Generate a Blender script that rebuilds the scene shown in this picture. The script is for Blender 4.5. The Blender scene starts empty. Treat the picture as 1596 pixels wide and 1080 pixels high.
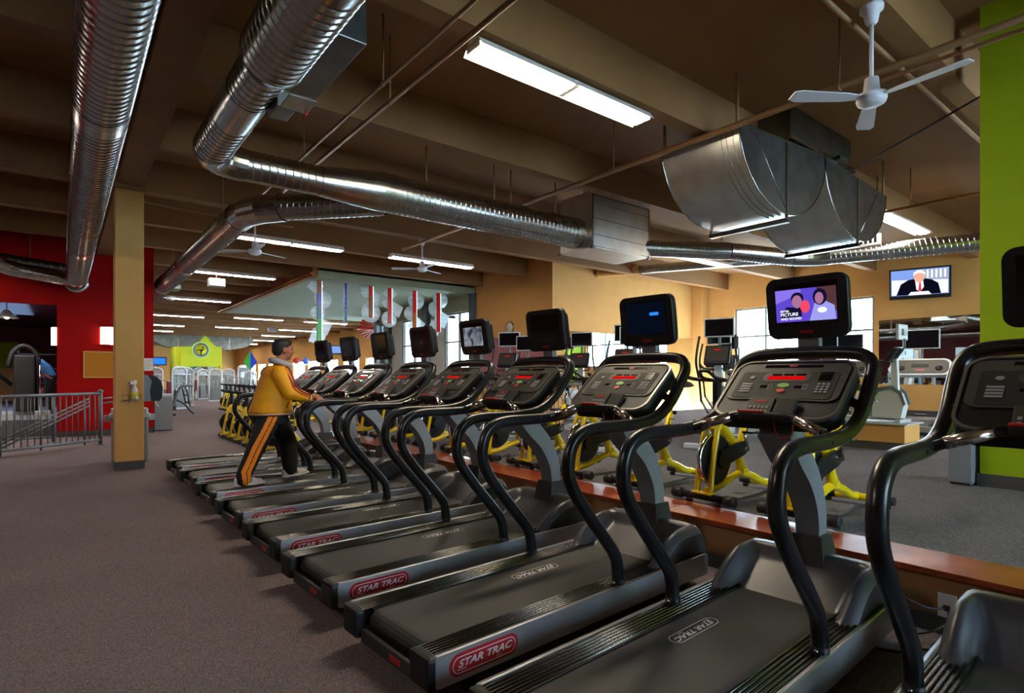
import bpy, bmesh, math, random
from mathutils import Vector, Matrix
random.seed(7)
SC = bpy.context.scene
COL = SC.collection

# ------------------------------------------------------------------ camera, world, exposure
cam_d = bpy.data.cameras.new('camera'); cam = bpy.data.objects.new('camera', cam_d); COL.objects.link(cam)
cam.location = (0, 0, 1.38)
cam.rotation_euler = (math.radians(90), 0, math.radians(-38.2))
cam_d.sensor_width = 36.0
cam_d.lens = 890.0 / 1596.0 * 36.0
cam_d.shift_y = 46.0 / 1596.0
cam_d.clip_start = 0.05; cam_d.clip_end = 300
SC.camera = cam
SC.view_settings.view_transform = 'Standard'
SC.view_settings.look = 'None'
SC.view_settings.gamma = 1.0
SC.view_settings.use_curve_mapping = False
SC.view_settings.exposure = 0.4
w = bpy.data.worlds.new('overcast_sky'); SC.world = w; w.use_nodes = True
bg = w.node_tree.nodes['Background']
bg.inputs[0].default_value = (0.74, 0.88, 1.0, 1); bg.inputs[1].default_value = 24.0
SC.cycles.use_denoising = True
SC.cycles.max_bounces = 7; SC.cycles.diffuse_bounces = 4; SC.cycles.glossy_bounces = 4
SC.cycles.transparent_max_bounces = 12
SC.cycles.sample_clamp_indirect = 6.0
LAMP = 82.0      # radiance of the fluorescent tubes

# ------------------------------------------------------------------ helpers
def lin(c):
    r = []
    for v in c[:3]:
        v = v / 255.0
        r.append(v / 12.92 if v <= 0.04045 else ((v + 0.055) / 1.055) ** 2.4)
    return (r[0], r[1], r[2], 1.0)
MATS = {}
def mat(name, rgb, rough=0.6, metal=0.0, noise=0.0, nscale=8.0, bump=0.0, bscale=60.0, spec=0.5, coat=0.0, emit=None, estr=0.0, rgb2=None):
    m = bpy.data.materials.new(name); m.use_nodes = True
    nt = m.node_tree; p = nt.nodes['Principled BSDF']
    c = lin(rgb)
    p.inputs['Base Color'].default_value = c
    p.inputs['Roughness'].default_value = rough
    p.inputs['Metallic'].default_value = metal
    p.inputs['Specular IOR Level'].default_value = spec
    p.inputs['Coat Weight'].default_value = coat
    tc = None
    if noise > 0 or bump > 0 or rgb2:
        tc = nt.nodes.new('ShaderNodeTexCoord')
    if noise > 0 or rgb2:
        n = nt.nodes.new('ShaderNodeTexNoise'); n.inputs['Scale'].default_value = nscale; n.inputs['Detail'].default_value = 4
        nt.links.new(tc.outputs['Object'], n.inputs['Vector'])
        r = nt.nodes.new('ShaderNodeValToRGB')
        r.color_ramp.elements[0].position = 0.3; r.color_ramp.elements[1].position = 0.7
        c2 = lin(rgb2) if rgb2 else c
        r.color_ramp.elements[0].color = (c[0]*(1-noise), c[1]*(1-noise), c[2]*(1-noise), 1)
        r.color_ramp.elements[1].color = (min(1, c2[0]*(1+noise)), min(1, c2[1]*(1+noise)), min(1, c2[2]*(1+noise)), 1)
        nt.links.new(n.outputs['Fac'], r.inputs['Fac'])
        nt.links.new(r.outputs['Color'], p.inputs['Base Color'])
    if bump > 0:
        n2 = nt.nodes.new('ShaderNodeTexNoise'); n2.inputs['Scale'].default_value = bscale; n2.inputs['Detail'].default_value = 3
        nt.links.new(tc.outputs['Object'], n2.inputs['Vector'])
        b = nt.nodes.new('ShaderNodeBump'); b.inputs['Strength'].default_value = bump; b.inputs['Distance'].default_value = 0.01
        nt.links.new(n2.outputs['Fac'], b.inputs['Height'])
        nt.links.new(b.outputs['Normal'], p.inputs['Normal'])
    if emit is not None:
        p.inputs['Emission Color'].default_value = lin(emit)
        p.inputs['Emission Strength'].default_value = estr
    MATS[name] = m
    return m
def glow(name, rgb, s):
    m = bpy.data.materials.new(name); m.use_nodes = True
    nt = m.node_tree; nt.nodes.clear()
    o = nt.nodes.new('ShaderNodeOutputMaterial'); e = nt.nodes.new('ShaderNodeEmission')
    e.inputs[0].default_value = lin(rgb); e.inputs[1].default_value = s
    nt.links.new(e.outputs[0], o.inputs[0]); MATS[name] = m
    return m
def see_through(name, rgb, fac, rough=0.05):
    m = bpy.data.materials.new(name); m.use_nodes = True
    nt = m.node_tree; nt.nodes.clear()
    o = nt.nodes.new('ShaderNodeOutputMaterial'); t = nt.nodes.new('ShaderNodeBsdfTransparent'); g = nt.nodes.new('ShaderNodeBsdfPrincipled')
    t.inputs[0].default_value = lin(rgb)
    g.inputs['Base Color'].default_value = lin(rgb); g.inputs['Roughness'].default_value = rough
    mx = nt.nodes.new('ShaderNodeMixShader'); mx.inputs[0].default_value = fac
    nt.links.new(t.outputs[0], mx.inputs[1]); nt.links.new(g.outputs[0], mx.inputs[2]); nt.links.new(mx.outputs[0], o.inputs[0])
    MATS[name] = m
    return m

class MB:
    """collects geometry for ONE mesh"""
    def __init__(s): s.v = []; s.f = []; s.m = []; s.sm = []
    def add(s, vs, fs, mi=0, smooth=False):
        o = len(s.v); s.v += [tuple(v) for v in vs]
        for f in fs: s.f.append(tuple(i + o for i in f)); s.m.append(mi); s.sm.append(smooth)
        return s
    def box(s, x0, x1, y0, y1, z0, z1, mi=0, T=None):
        vs = [(x0,y0,z0),(x1,y0,z0),(x1,y1,z0),(x0,y1,z0),(x0,y0,z1),(x1,y0,z1),(x1,y1,z1),(x0,y1,z1)]
        if T is not None: vs = [T @ Vector(v) for v in vs]
        return s.add(vs, [(3,2,1,0),(4,5,6,7),(0,1,5,4),(1,2,6,5),(2,3,7,6),(3,0,4,7)], mi)
    def bbox(s, x0, x1, y0, y1, z0, z1, b=0.01, mi=0, T=None):
        """box with chamfered edges"""
        bm = bmesh.new(); r = bmesh.ops.create_cube(bm, size=1)
        for v in bm.verts: v.co = Vector(((x0+x1)/2 + v.co.x*(x1-x0), (y0+y1)/2 + v.co.y*(y1-y0), (z0+z1)/2 + v.co.z*(z1-z0)))
        bmesh.ops.bevel(bm, geom=bm.edges[:], offset=b, segments=2, affect='EDGES', profile=0.6)
        bm.verts.index_update()
        vs = [v.co.copy() for v in bm.verts]
        if T is not None: vs = [T @ v for v in vs]
        s.add(vs, [tuple(v.index for v in f.verts) for f in bm.faces], mi, False); bm.free(); return s
    def tube(s, pts, r, n=10, mi=0, cap=True, closed=False, smooth=True, prof=None):
        pts = [Vector(p) for p in pts]; N = len(pts)
        rs = r if isinstance(r, (list, tuple)) else [r]*N
        tang = []
        for i in range(N):
            if closed: t = pts[(i+1) % N] - pts[(i-1) % N]
            else: t = pts[min(i+1, N-1)] - pts[max(i-1, 0)]
            if t.length < 1e-9: t = Vector((0,0,1))
            tang.append(t.normalized())
        up = Vector((0,0,1)) if abs(tang[0].z) < 0.95 else Vector((1,0,0))
        nx = tang[0].cross(up).normalized(); vs = []
        for i in range(N):
            t = tang[i]; nx = (nx - t*nx.dot(t))
            if nx.length < 1e-6: nx = t.orthogonal()
            nx.normalize(); ny = t.cross(nx)
            for k in range(n):
                a = 2*math.pi*k/n; vs.append(pts[i] + (nx*math.cos(a) + ny*math.sin(a))*rs[i]*(prof(a) if prof else 1.0))
        fs = []
        M = N if closed else N-1
        for i in range(M):
            j = (i+1) % N
            for k in range(n):
                k2 = (k+1) % n; fs.append((i*n+k, i*n+k2, j*n+k2, j*n+k))
        s.add(vs, fs, mi, smooth)
        if cap and not closed:
            o = len(s.v) - len(vs)
            s.f.append(tuple(o+k for k in range(n))[::-1]); s.m.append(mi); s.sm.append(False)
            s.f.append(tuple(o+(N-1)*n+k for k in range(n))); s.m.append(mi); s.sm.append(False)
        return s
    def cyl(s, a, b, r, n=12, mi=0, r2=None): return s.tube([a, b], [r, r if r2 is None else r2], n, mi)
    def lathe(s, prof, c=(0,0,0), n=20, mi=0, axis='z', smooth=True, T=None, ring=False):
        """prof: list of (r, h); ring closes the profile on itself instead of capping"""
        if ring: prof = list(prof) + [prof[0]]
        vs = []
        for r, h in prof:
            for k in range(n):
                a = 2*math.pi*k/n; p = (r*math.cos(a), r*math.sin(a), h)
                if axis == 'x': p = (h, p[0], p[1])
                elif axis == 'y': p = (p[1], h, p[0])
                vs.append(Vector(p) + Vector(c))
        if T is not None: vs = [T @ v for v in vs]
        fs = []
        for i in range(len(prof)-1):
            for k in range(n): k2 = (k+1) % n; fs.append((i*n+k, i*n+k2, (i+1)*n+k2, (i+1)*n+k))
        fs2 = [] if ring else [tuple(range(n))[::-1], tuple((len(prof)-1)*n+k for k in range(n))]
        o = len(s.v); s.add(vs, fs, mi, smooth)
        for f in fs2: s.f.append(tuple(i+o for i in f)); s.m.append(mi); s.sm.append(False)
        return s
    def prism(s, poly, d0, d1, axis='y', mi=0, T=None, smooth=False):
        """poly 2D extruded along axis: y -> (x,z), z -> (x,y), x -> (y,z)"""
        def P(p, d): return {'y': (p[0], d, p[1]), 'z': (p[0], p[1], d), 'x': (d, p[0], p[1])}[axis]
        n = len(poly); vs = [Vector(P(p, d0)) for p in poly] + [Vector(P(p, d1)) for p in poly]
        if T is not None: vs = [T @ v for v in vs]
        fs = [tuple(range(n)), tuple(range(2*n-1, n-1, -1))]
        o = len(s.v); s.add(vs, fs, mi, False)
        for i in range(n):
            j = (i+1) % n; s.f.append((o+i, o+n+i, o+n+j, o+j)); s.m.append(mi); s.sm.append(smooth)
        return s
    def ball(s, c, r, mi=0, n=12, m=8, T=None):
        rx, ry, rz = r if isinstance(r, (tuple, list)) else (r, r, r); vs = []
        for i in range(m+1):
            a = math.pi*i/m
            for k in range(n):
                b = 2*math.pi*k/n; vs.append(Vector((c[0]+rx*math.sin(a)*math.cos(b), c[1]+ry*math.sin(a)*math.sin(b), c[2]+rz*math.cos(a))))
        if T is not None: vs = [T @ v for v in vs]
        fs = []
        for i in range(m):
            for k in range(n): k2 = (k+1) % n; fs.append((i*n+k, (i+1)*n+k, (i+1)*n+k2, i*n+k2))
        return s.add(vs, fs, mi, True)
    def grid(s, fn, nu, nv, mi=0, smooth=True, flip=False):
        vs = [fn(i/nu, j/nv) for i in range(nu+1) for j in range(nv+1)]
        fs = []
        for i in range(nu):
            for j in range(nv):
                a = i*(nv+1)+j; q = (a, a+nv+1, a+nv+2, a+1); fs.append(q[::-1] if flip else q)
        return s.add(vs, fs, mi, smooth)
    def mesh(s, name, mats):
        me = bpy.data.meshes.new(name); me.from_pydata(s.v, [], s.f); me.update()
        for m in (mats if isinstance(mats, (list, tuple)) else [mats]): me.materials.append(MATS[m] if isinstance(m, str) else m)
        me.polygons.foreach_set('material_index', s.m); me.polygons.foreach_set('use_smooth', s.sm)
        bm = bmesh.new(); bm.from_mesh(me); bmesh.ops.recalc_face_normals(bm, faces=bm.faces); bm.to_mesh(me); bm.free()
        return me
    def build(s, name, mats, parent=None, loc=None):
        o = bpy.data.objects.new(name, s.mesh(name, mats)); COL.objects.link(o)
        if parent is not None: o.parent = parent
        if loc is not None: o.location = loc
        return o
def tag(o, label, cat, group=None):
    o['label'] = label; o['category'] = cat
    if group: o['group'] = group
    return o
def thing(name, label, cat, loc=(0,0,0), rz=0.0, group=None):
    o = bpy.data.objects.new(name, None); COL.objects.link(o); o.location = loc; o.rotation_euler = (0,0,rz)
    o.empty_display_size = 0.1
    return tag(o, label, cat, group)
def struct(o): o['kind'] = 'structure'; return o
def copy_tree(o, parent=None):
    c = o.copy(); COL.objects.link(c); c.parent = parent
    for ch in list(o.children): copy_tree(ch, c)
    return c
def dup(o, loc, rz=None, label=None, group=None):
    c = copy_tree(o); c.location = loc
    if rz is not None: c.rotation_euler = (0,0,rz)
    if label: c['label'] = label
    if group: c['group'] = group
    return c
def rrect(w, h, r, n=5, cx=0.0, cy=0.0):
    out = []
    for sx, sy, a0 in ((1,1,0),(-1,1,90),(-1,-1,180),(1,-1,270)):
        for k in range(n+1):
            a = math.radians(a0 + 90*k/n); out.append((cx + sx*(w/2-r) + r*math.cos(a), cy + sy*(h/2-r) + r*math.sin(a)))
    return out
def text_mesh(name, body, size, material, ext=0.0008, shear=0.0, bold=0.0, spacing=1.0, align='CENTER'):
    cu = bpy.data.curves.new(name, 'FONT'); cu.body = body; cu.size = size; cu.extrude = ext; cu.shear = shear; cu.offset = bold
    cu.align_x = align; cu.align_y = 'CENTER'; cu.space_character = spacing; cu.resolution_u = 3
    o = bpy.data.objects.new(name, cu)
    me = bpy.data.meshes.new_from_object(o); me.name = name
    bpy.data.objects.remove(o); bpy.data.curves.remove(cu)
    me.materials.clear(); me.materials.append(MATS[material] if isinstance(material, str) else material)
    return me
def put(name, me, parent, M=None):
    o = bpy.data.objects.new(name, me); COL.objects.link(o); o.parent = parent
    if M is not None: o.matrix_local = M
    return o
def frame_M(o, ex, ey):
    ex = Vector(ex).normalized(); ey = Vector(ey).normalized(); ez = ex.cross(ey)
    return Matrix(((ex.x,ey.x,ez.x,o[0]),(ex.y,ey.y,ez.y,o[1]),(ex.z,ey.z,ez.z,o[2]),(0,0,0,1)))
def mesh_add(me_list, name, mats):
    bm = bmesh.new()
    for me, M in me_list:
        t = me.copy(); t.transform(M); bm.from_mesh(t); bpy.data.meshes.remove(t)
    out = bpy.data.meshes.new(name); bm.to_mesh(out); bm.free()
    for m in mats: out.materials.append(MATS[m])
    return out
def smooth_path(pts, n=6):
    P = [Vector(p) for p in pts]; out = []
    for i in range(len(P)-1):
        p0 = P[max(i-1,0)]; p1 = P[i]; p2 = P[i+1]; p3 = P[min(i+2,len(P)-1)]
        for k in range(n):
            t = k/n; t2 = t*t; t3 = t2*t
            out.append(0.5*((2*p1) + (-p0+p2)*t + (2*p0-5*p1+4*p2-p3)*t2 + (-p0+3*p1-3*p2+p3)*t3))
    out.append(P[-1]); return out
ORD = ['first','second','third','fourth','fifth','sixth','seventh','eighth','ninth','tenth','eleventh','twelfth','thirteenth','fourteenth','fifteenth','sixteenth','seventeenth','eighteenth','nineteenth','twentieth']

# ------------------------------------------------------------------ materials
def carpet_mat(name, base, dark, specks):
    m = mat(name, base, rough=0.95, spec=0.1)
    nt = m.node_tree; p = nt.nodes['Principled BSDF']
    tc = nt.nodes.new('ShaderNodeTexCoord')
    v = nt.nodes.new('ShaderNodeTexVoronoi'); v.inputs['Scale'].default_value = 210
    nt.links.new(tc.outputs['Object'], v.inputs['Vector'])
    r = nt.nodes.new('ShaderNodeValToRGB'); r.color_ramp.interpolation = 'CONSTANT'
    els = [(0.0, dark), (0.30, base), (0.62, specks[0]), (0.72, base), (0.84, specks[1]), (0.92, specks[2])]
    while len(r.color_ramp.elements) < len(els): r.color_ramp.elements.new(0.5)
    for e, (pos, c) in zip(r.color_ramp.elements, els): e.position = pos; e.color = lin(c)
    sp = nt.nodes.new('ShaderNodeSeparateColor'); nt.links.new(v.outputs['Color'], sp.inputs[0]); nt.links.new(sp.outputs[0], r.inputs['Fac'])
    n = nt.nodes.new('ShaderNodeTexNoise'); n.inputs['Scale'].default_value = 0.9; n.inputs['Detail'].default_value = 5
    nt.links.new(tc.outputs['Object'], n.inputs['Vector'])
    mx = nt.nodes.new('ShaderNodeMix'); mx.data_type = 'RGBA'; mx.blend_type = 'MULTIPLY'; mx.inputs['Factor'].default_value = 0.35
    nt.links.new(r.outputs['Color'], mx.inputs['A']); nt.links.new(n.outputs['Fac'], mx.inputs['B'])
    nt.links.new(mx.outputs['Result'], p.inputs['Base Color'])
    b = nt.nodes.new('ShaderNodeBump'); b.inputs['Strength'].default_value = 0.5; b.inputs['Distance'].default_value = 0.004
    nt.links.new(v.outputs['Distance'], b.inputs['Height']); nt.links.new(b.outputs['Normal'], p.inputs['Normal'])
    return m
carpet_mat('carpet', (126,116,116), (98,90,92), [(150,134,126),(112,116,134),(144,108,104)])
carpet_mat('carpet_raised', (116,115,120), (88,88,94), [(138,134,134),(100,108,130),(146,138,122)])
mat('tan_paint', (206,155,90), rough=0.75, spec=0.2, noise=0.04, nscale=3, bump=0.04, bscale=120)
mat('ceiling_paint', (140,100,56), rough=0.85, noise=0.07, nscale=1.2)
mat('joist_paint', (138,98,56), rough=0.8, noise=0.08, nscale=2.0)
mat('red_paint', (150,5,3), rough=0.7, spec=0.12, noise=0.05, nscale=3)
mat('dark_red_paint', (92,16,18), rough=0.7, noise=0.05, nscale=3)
mat('lime_paint', (142,162,12), rough=0.7, spec=0.2, noise=0.04, nscale=3)
mat('soffit_paint', (142,148,120), rough=0.8, noise=0.03, nscale=2)
mat('dark_base', (62,60,58), rough=0.6)
mat('ledge_paint', (156,112,70), rough=0.7, noise=0.06, nscale=4)
mat('cherry_wood', (138,50,28), rough=0.28, noise=0.25, nscale=5, rgb2=(150,70,36), coat=0.3)
mat('galvanized', (176,178,176), rough=0.24, metal=1.0, noise=0.14, nscale=7, bump=0.06, bscale=30)
mat('sheet_metal', (205,206,202), rough=0.40, metal=1.0, noise=0.10, nscale=4, bump=0.05, bscale=12)
mat('galvanized_dark', (120,124,120), rough=0.34, metal=1.0, noise=0.2, nscale=5, bump=0.05, bscale=30)
mat('tan_pipe', (140,104,66), rough=0.6)
mat('copper_pipe', (150,92,44), rough=0.35, metal=0.7)
mat('white_plastic', (222,222,230), rough=0.45)
mat('white_enamel', (238,238,236), rough=0.4)
mat('black_plastic', (20,20,22), rough=0.5, spec=0.3, bump=0.03, bscale=300)
mat('black_rubber', (24,24,26), rough=0.55, bump=0.05, bscale=400)
mat('rail_black', (20,20,24), rough=0.30, spec=0.5, bump=0.02, bscale=300)
mat('belt_black', (40,39,37), rough=0.62, noise=0.1, nscale=6, bump=0.05, bscale=500)
mat('dark_chrome', (120,118,114), rough=0.24, metal=1.0)
mat('rib_dark', (36,36,36), rough=0.22, metal=0.8)
mat('silver_panel', (176,176,181), rough=0.36, metal=0.8, noise=0.05, nscale=12)
mat('pillar_grey', (140,143,148), rough=0.42, metal=0.4)
mat('hood_grey', (64,64,70), rough=0.36, metal=0.15, bump=0.02, bscale=300)
mat('boot_black', (34,35,36), rough=0.5)
mat('console_face', (64,60,54), rough=0.5, spec=0.35)
mat('console_inner', (46,44,40), rough=0.6, spec=0.2)
mat('console_rim', (120,116,110), rough=0.3, metal=0.5)
mat('key_grey', (150,148,152), rough=0.5)
mat('screen_off', (12,13,16), rough=0.12, spec=0.6)
glow('led_red', (205,10,10), 0.8)
mat('green_button', (110,160,70), rough=0.4, emit=(110,170,70), estr=0.15)
mat('red_button', (190,30,24), rough=0.4, emit=(200,30,20), estr=0.1)
mat('red_plastic', (196,34,24), rough=0.35)
mat('logo_red', (172,18,26), rough=0.35)
mat('logo_white', (226,224,226), rough=0.5)
mat('steel_grip', (225,216,206), rough=0.2, metal=1.0)
mat('yellow_paint', (238,204,8), rough=0.28, coat=0.4)
mat('chrome', (210,212,215), rough=0.08, metal=1.0)
mat('light_grey', (176,182,186), rough=0.4)
mat('mid_grey', (118,122,126), rough=0.45)
mat('blue_grey', (92,110,116), rough=0.4)
mat('white_frame', (205,212,216), rough=0.35)
mat('grey_metal', (96,98,100), rough=0.4, metal=0.3)
mat('window_frame', (60,74,78), rough=0.5)
mat('window_grey', (120,126,126), rough=0.5)
mat('window_white', (215,215,212), rough=0.6)
mat('mirror_glass', (225,228,225), rough=0.015, metal=1.0)
mat('cork', (176,112,22), rough=0.9, noise=0.12, nscale=60)
mat('oak', (196,146,60), rough=0.5)
mat('paper', (210,206,200), rough=0.8)
mat('red_pad', (150,26,30), rough=0.5)
mat('cord_black', (16,16,17), rough=0.45)
mat('outlet_white', (222,220,214), rough=0.4)
glow('tube_light', (255,236,205), LAMP)
glow('tube_far', (255,240,224), LAMP)
glow('sconce_glow', (255,226,196), 7.0)
see_through('window_glass', (235,245,250), 0.06)
# ------------------------------------------------------------------ the setting
def sbox(name, b, m, parent=None):
    o = MB().box(*b).build(name, m, parent)
    return struct(o) if parent is None else o
sbox('floor', (-9, 15.2, -7, 68, -0.2, 0.0), 'carpet')
fr = sbox('floor_raised', (4.06, 18.2, -7, 10.5, 0.001, 0.34), 'carpet_raised')
sbox('step_riser', (3.70, 4.06, -7, 10.5, 0.09, 0.312), 'ledge_paint', fr)
sbox('baseboard_riser', (3.688, 3.70, -7, 10.5, 0.0, 0.095), 'dark_base', fr)
sbox('riser_core', (3.70, 4.06, -7, 10.5, 0.001, 0.09), 'dark_base', fr)
y = -7.0; k = 0
while y < 10.5:
    y2 = min(10.5, y + 2.44)
    MB().bbox(3.66, 4.062, y + 0.001, y2 - 0.001, 0.312, 0.346, 0.004).build('ledge_board', 'cherry_wood', fr); y = y2
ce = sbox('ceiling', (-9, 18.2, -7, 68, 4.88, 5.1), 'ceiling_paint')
k = 0
while 1.82 - 2.28*3 + 2.28*k < 67:
    yc = 1.82 - 2.28*3 + 2.28*k; k += 1
    x1 = 18.0 if yc < 12 else (10.9 if yc < 15.9 else (5.46 if yc < 27.5 else 15.0))
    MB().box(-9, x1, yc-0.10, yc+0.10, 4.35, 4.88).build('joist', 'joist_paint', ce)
    if 15.9 <= yc < 27.5: pass
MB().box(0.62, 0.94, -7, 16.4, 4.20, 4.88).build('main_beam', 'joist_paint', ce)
MB().box(0.58, 0.98, 10.1, 10.55, 4.14, 4.22).build('beam_bracket', 'joist_paint', ce)
MB().box(5.46, 5.62, 15.9, 27.6, 4.16, 4.88).build('soffit_fascia', 'joist_paint', ce)
MB().box(5.62, 10.9, 15.9, 23.5, 4.16, 4.30).box(5.62, 15.0, 23.5, 27.6, 4.16, 4.30).build('soffit_board', 'soffit_paint', ce)
MB().box(5.62, 15.0, 27.45, 27.6, 4.30, 4.88).build('soffit_fascia', 'joist_paint', ce)
MB().box(5.62, 10.9, 15.88, 15.92, 4.14, 4.34).build('soffit_edge', 'soffit_paint', ce)

# column with its baseboard
cl = struct(MB().bbox(0.60, 0.96, 10.15, 10.51, 0.0, 4.14, 0.012).build('column', 'tan_paint'))
MB().box(0.592, 0.968, 10.142, 10.518, 0.0, 0.12).build('baseboard', 'dark_base', cl)

# red wall with wide opening
rw = struct(MB().box(-0.10, 1.75, 16.4, 16.62, 0, 4.88).box(-9, -0.10, 16.4, 16.62, 2.98, 4.88).box(-9, -4.6, 16.4, 16.62, 0, 2.98).build('wall_red', 'red_paint'))
MB().box(-0.10, 1.762, 16.388, 16.40, 0, 0.12).box(1.75, 1.762, 16.388, 16.62, 0, 0.12).build('baseboard', 'dark_base', rw)
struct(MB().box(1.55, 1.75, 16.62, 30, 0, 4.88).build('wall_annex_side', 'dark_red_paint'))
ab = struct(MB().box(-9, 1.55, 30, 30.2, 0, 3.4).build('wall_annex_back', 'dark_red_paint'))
MB().box(-3.6, -1.38, 29.96, 30.0, 1.70, 2.72).build('lime_panel', 'lime_paint', ab)
MB().box(-3.6, -1.38, 29.97, 30.0, 0.12, 1.70).build('tan_panel', 'tan_paint', ab)
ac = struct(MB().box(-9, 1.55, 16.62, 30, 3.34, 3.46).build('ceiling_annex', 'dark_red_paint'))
glow('skylight_panel', (150,176,225), 6.0)
for i in range(4):
    for j in range(3):
        MB().box(-4.6+i*0.98, -3.68+i*0.98, 19.6+j*1.25, 20.8+j*1.25, 3.315, 3.34).build('skylight_pane', 'skylight_panel', ac)
for j in range(16):
    MB().box(-4.65, -0.7, 19.55+j*0.25, 19.59+j*0.25, 3.28, 3.318).build('skylight_bar', 'grey_metal', ac)

# green wall on the raised floor
gw = struct(MB().box(6.83, 7.25, -7, 1.51, 0.34, 4.88).build('wall_green', 'lime_paint'))
MB().box(6.81, 7.27, -7, 1.53, 0.341, 0.46).build('baseboard', 'dark_base', gw)

# right wall with windows and mirrors
WZ0, WZ1, WY0, WY1 = 1.75, 3.65, 6.35, 10.60
wr = struct(MB().box(18, 18.3, -7, WY0, 0.0, 4.88).box(18, 18.3, WY1, 12.3, 0.0, 4.88).box(18, 18.3, WY0, WY1, 0.0, WZ0).box(18, 18.3, WY0, WY1, WZ1, 4.88).build('wall_right', 'tan_paint'))
MB().box(17.985, 18.0, -7, 12, 0.341, 0.46).build('baseboard', 'dark_base', wr)
def window(name, x, y0, y1, z0, z1, ny, nz, fm='window_white', t=0.05, glass=True, axis='x'):
    """window in a plane of constant x (axis x) or constant y (axis y)"""
    def B(mb, a0, a1, b0, b1, d0, d1):
        return mb.box(d0, d1, a0, a1, b0, b1) if axis == 'x' else mb.box(a0, a1, d0, d1, b0, b1)
    f = MB(); d0, d1 = x-0.05, x+0.06
    B(f, y0, y1, z0, z0+t, d0, d1); B(f, y0, y1, z1-t, z1, d0, d1); B(f, y0, y0+t, z0+t, z1-t, d0, d1); B(f, y1-t, y1, z0+t, z1-t, d0, d1)
    o = struct(f.build(name, fm))
    for i in range(1, ny):
        a = y0 + (y1-y0)*i/ny; B(MB(), a-t/2, a+t/2, z0+t, z1-t, d0+0.01, d1-0.01).build('mullion', fm, o)
    for j in range(1, nz):
        b = z0 + (z1-z0)*j/nz; B(MB(), y0+t, y1-t, b-t/2, b+t/2, d0+0.012, d1-0.012).build('muntin', fm, o)
    if glass:
        for i in range(ny):
            for j in range(nz):
                B(MB(), y0+(y1-y0)*i/ny+t/2, y0+(y1-y0)*(i+1)/ny-t/2, z0+(z1-z0)*j/nz+t/2, z0+(z1-z0)*(j+1)/nz-t/2, x, x+0.008).build('pane', 'window_glass', o)
    return o
window('window_1', 18.1, WY0, WY1, WZ0, WZ1, 4, 2, 'window_grey', 0.06)
def mirror(name, label, b, frame_axis):
    o = MB().box(*b).build(name, 'mirror_glass'); tag(o, label, 'mirror', 'wall mirrors'); return o
mirror('wall_mirror', 'long wall mirror below the television on the window wall', (17.985, 17.999, -3.0, 6.22, 1.15, 2.93), 'x')
wf = struct(MB().box(10.9, 18.0, 12, 12.3, 0, 4.88).build('wall_front', 'tan_paint'))
MB().bbox(17.6, 18.0, 11.6, 12.0, 0.34, 4.88, 0.01).build('corner_pilaster', 'tan_paint', wf)
mirror('wall_mirror', 'wide wall mirror on the tan wall behind the cardio machines', (11.35, 17.5, 11.985, 11.999, 1.05, 2.68), 'y')
wp = struct(MB().box(10.9, 11.2, 12.3, 15.8, 0, 4.88).build('wall_pier', 'tan_paint'))
mirror('wall_mirror', 'wall mirror below the round clock on the tan pier', (10.885, 10.899, 12.02, 15.75, 0.9, 2.59), 'x')

# glass facade beyond the pier
fa = struct(MB().box(10.9, 11.15, 15.8, 23.5, 0, 0.55).box(10.9, 11.15, 15.8, 23.5, 3.62, 4.88).build('wall_facade', 'soffit_paint'))
for y0, y1 in ((15.78, 16.10), (18.95, 19.36), (22.2, 22.62), (23.3, 23.6)):
    MB().box(10.80, 11.22, y0, y1, 0.0, 4.16).build('steel_post', 'window_frame', fa)
for y0, y1 in ((17.95, 18.95), (21.25, 22.2)):
    MB().box(10.98, 11.12, y0, y1, 0.55, 3.62).build('wall_fin', 'window_white', fa)
window('window_2', 11.05, 16.10, 17.95, 0.55, 3.62, 2, 3, 'window_frame', 0.045)
window('window_3', 11.05, 19.36, 21.25, 0.55, 3.62, 2, 3, 'window_frame', 0.045)
window('window_4', 11.05, 22.62, 23.3, 0.55, 3.62, 1, 3, 'window_frame', 0.045)
struct(MB().box(11.15, 15.3, 23.5, 23.7, 0, 4.88).build('wall_step', 'window_white'))
# long far wall with window bays
yb = 24.2; ws = MB(); n = 5
bays = []
while yb < 64: bays.append((yb, yb+2.6)); yb += 3.6
ws.box(15, 15.3, 23.7, 68.2, 0, 0.6).box(15, 15.3, 23.7, 68.2, 2.55, 4.88)
prev = 23.7
for a, b in bays: ws.box(15, 15.3, prev, a, 0.6, 2.55); prev = b
ws.box(15, 15.3, prev, 68.2, 0.6, 2.55)
struct(ws.build('wall_far_right', 'tan_paint'))
for a, b in bays:
    window('window_%d' % n, 15.12, a, b, 0.6, 2.55, 2, 2, 'window_white', 0.06); n += 1
struct(MB().box(-9, 15.3, 68, 68.2, 0, 4.88).build('wall_back', 'tan_paint'))
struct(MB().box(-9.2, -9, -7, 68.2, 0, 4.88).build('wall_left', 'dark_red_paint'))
# wall behind the viewer with daylight windows
RW = [(2.2, 4.0), (4.4, 6.4), (8.0, 11.0), (12.0, 15.0)]
mb = MB().box(-9.2, 18.3, -7.2, -7, 0, 1.0).box(-9.2, 18.3, -7.2, -7, 4.1, 4.88); prev = -9.2
for a, b in RW: mb.box(prev, a, -7.2, -7, 1.0, 4.1); prev = b
mb.box(prev, 18.3, -7.2, -7, 1.0, 4.1); struct(mb.build('wall_rear', 'tan_paint'))
for a, b in RW: window('window_%d' % n, -7.1, a, b, 1.0, 4.1, 2, 2, 'window_white', 0.06, True, 'y'); n += 1
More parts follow.
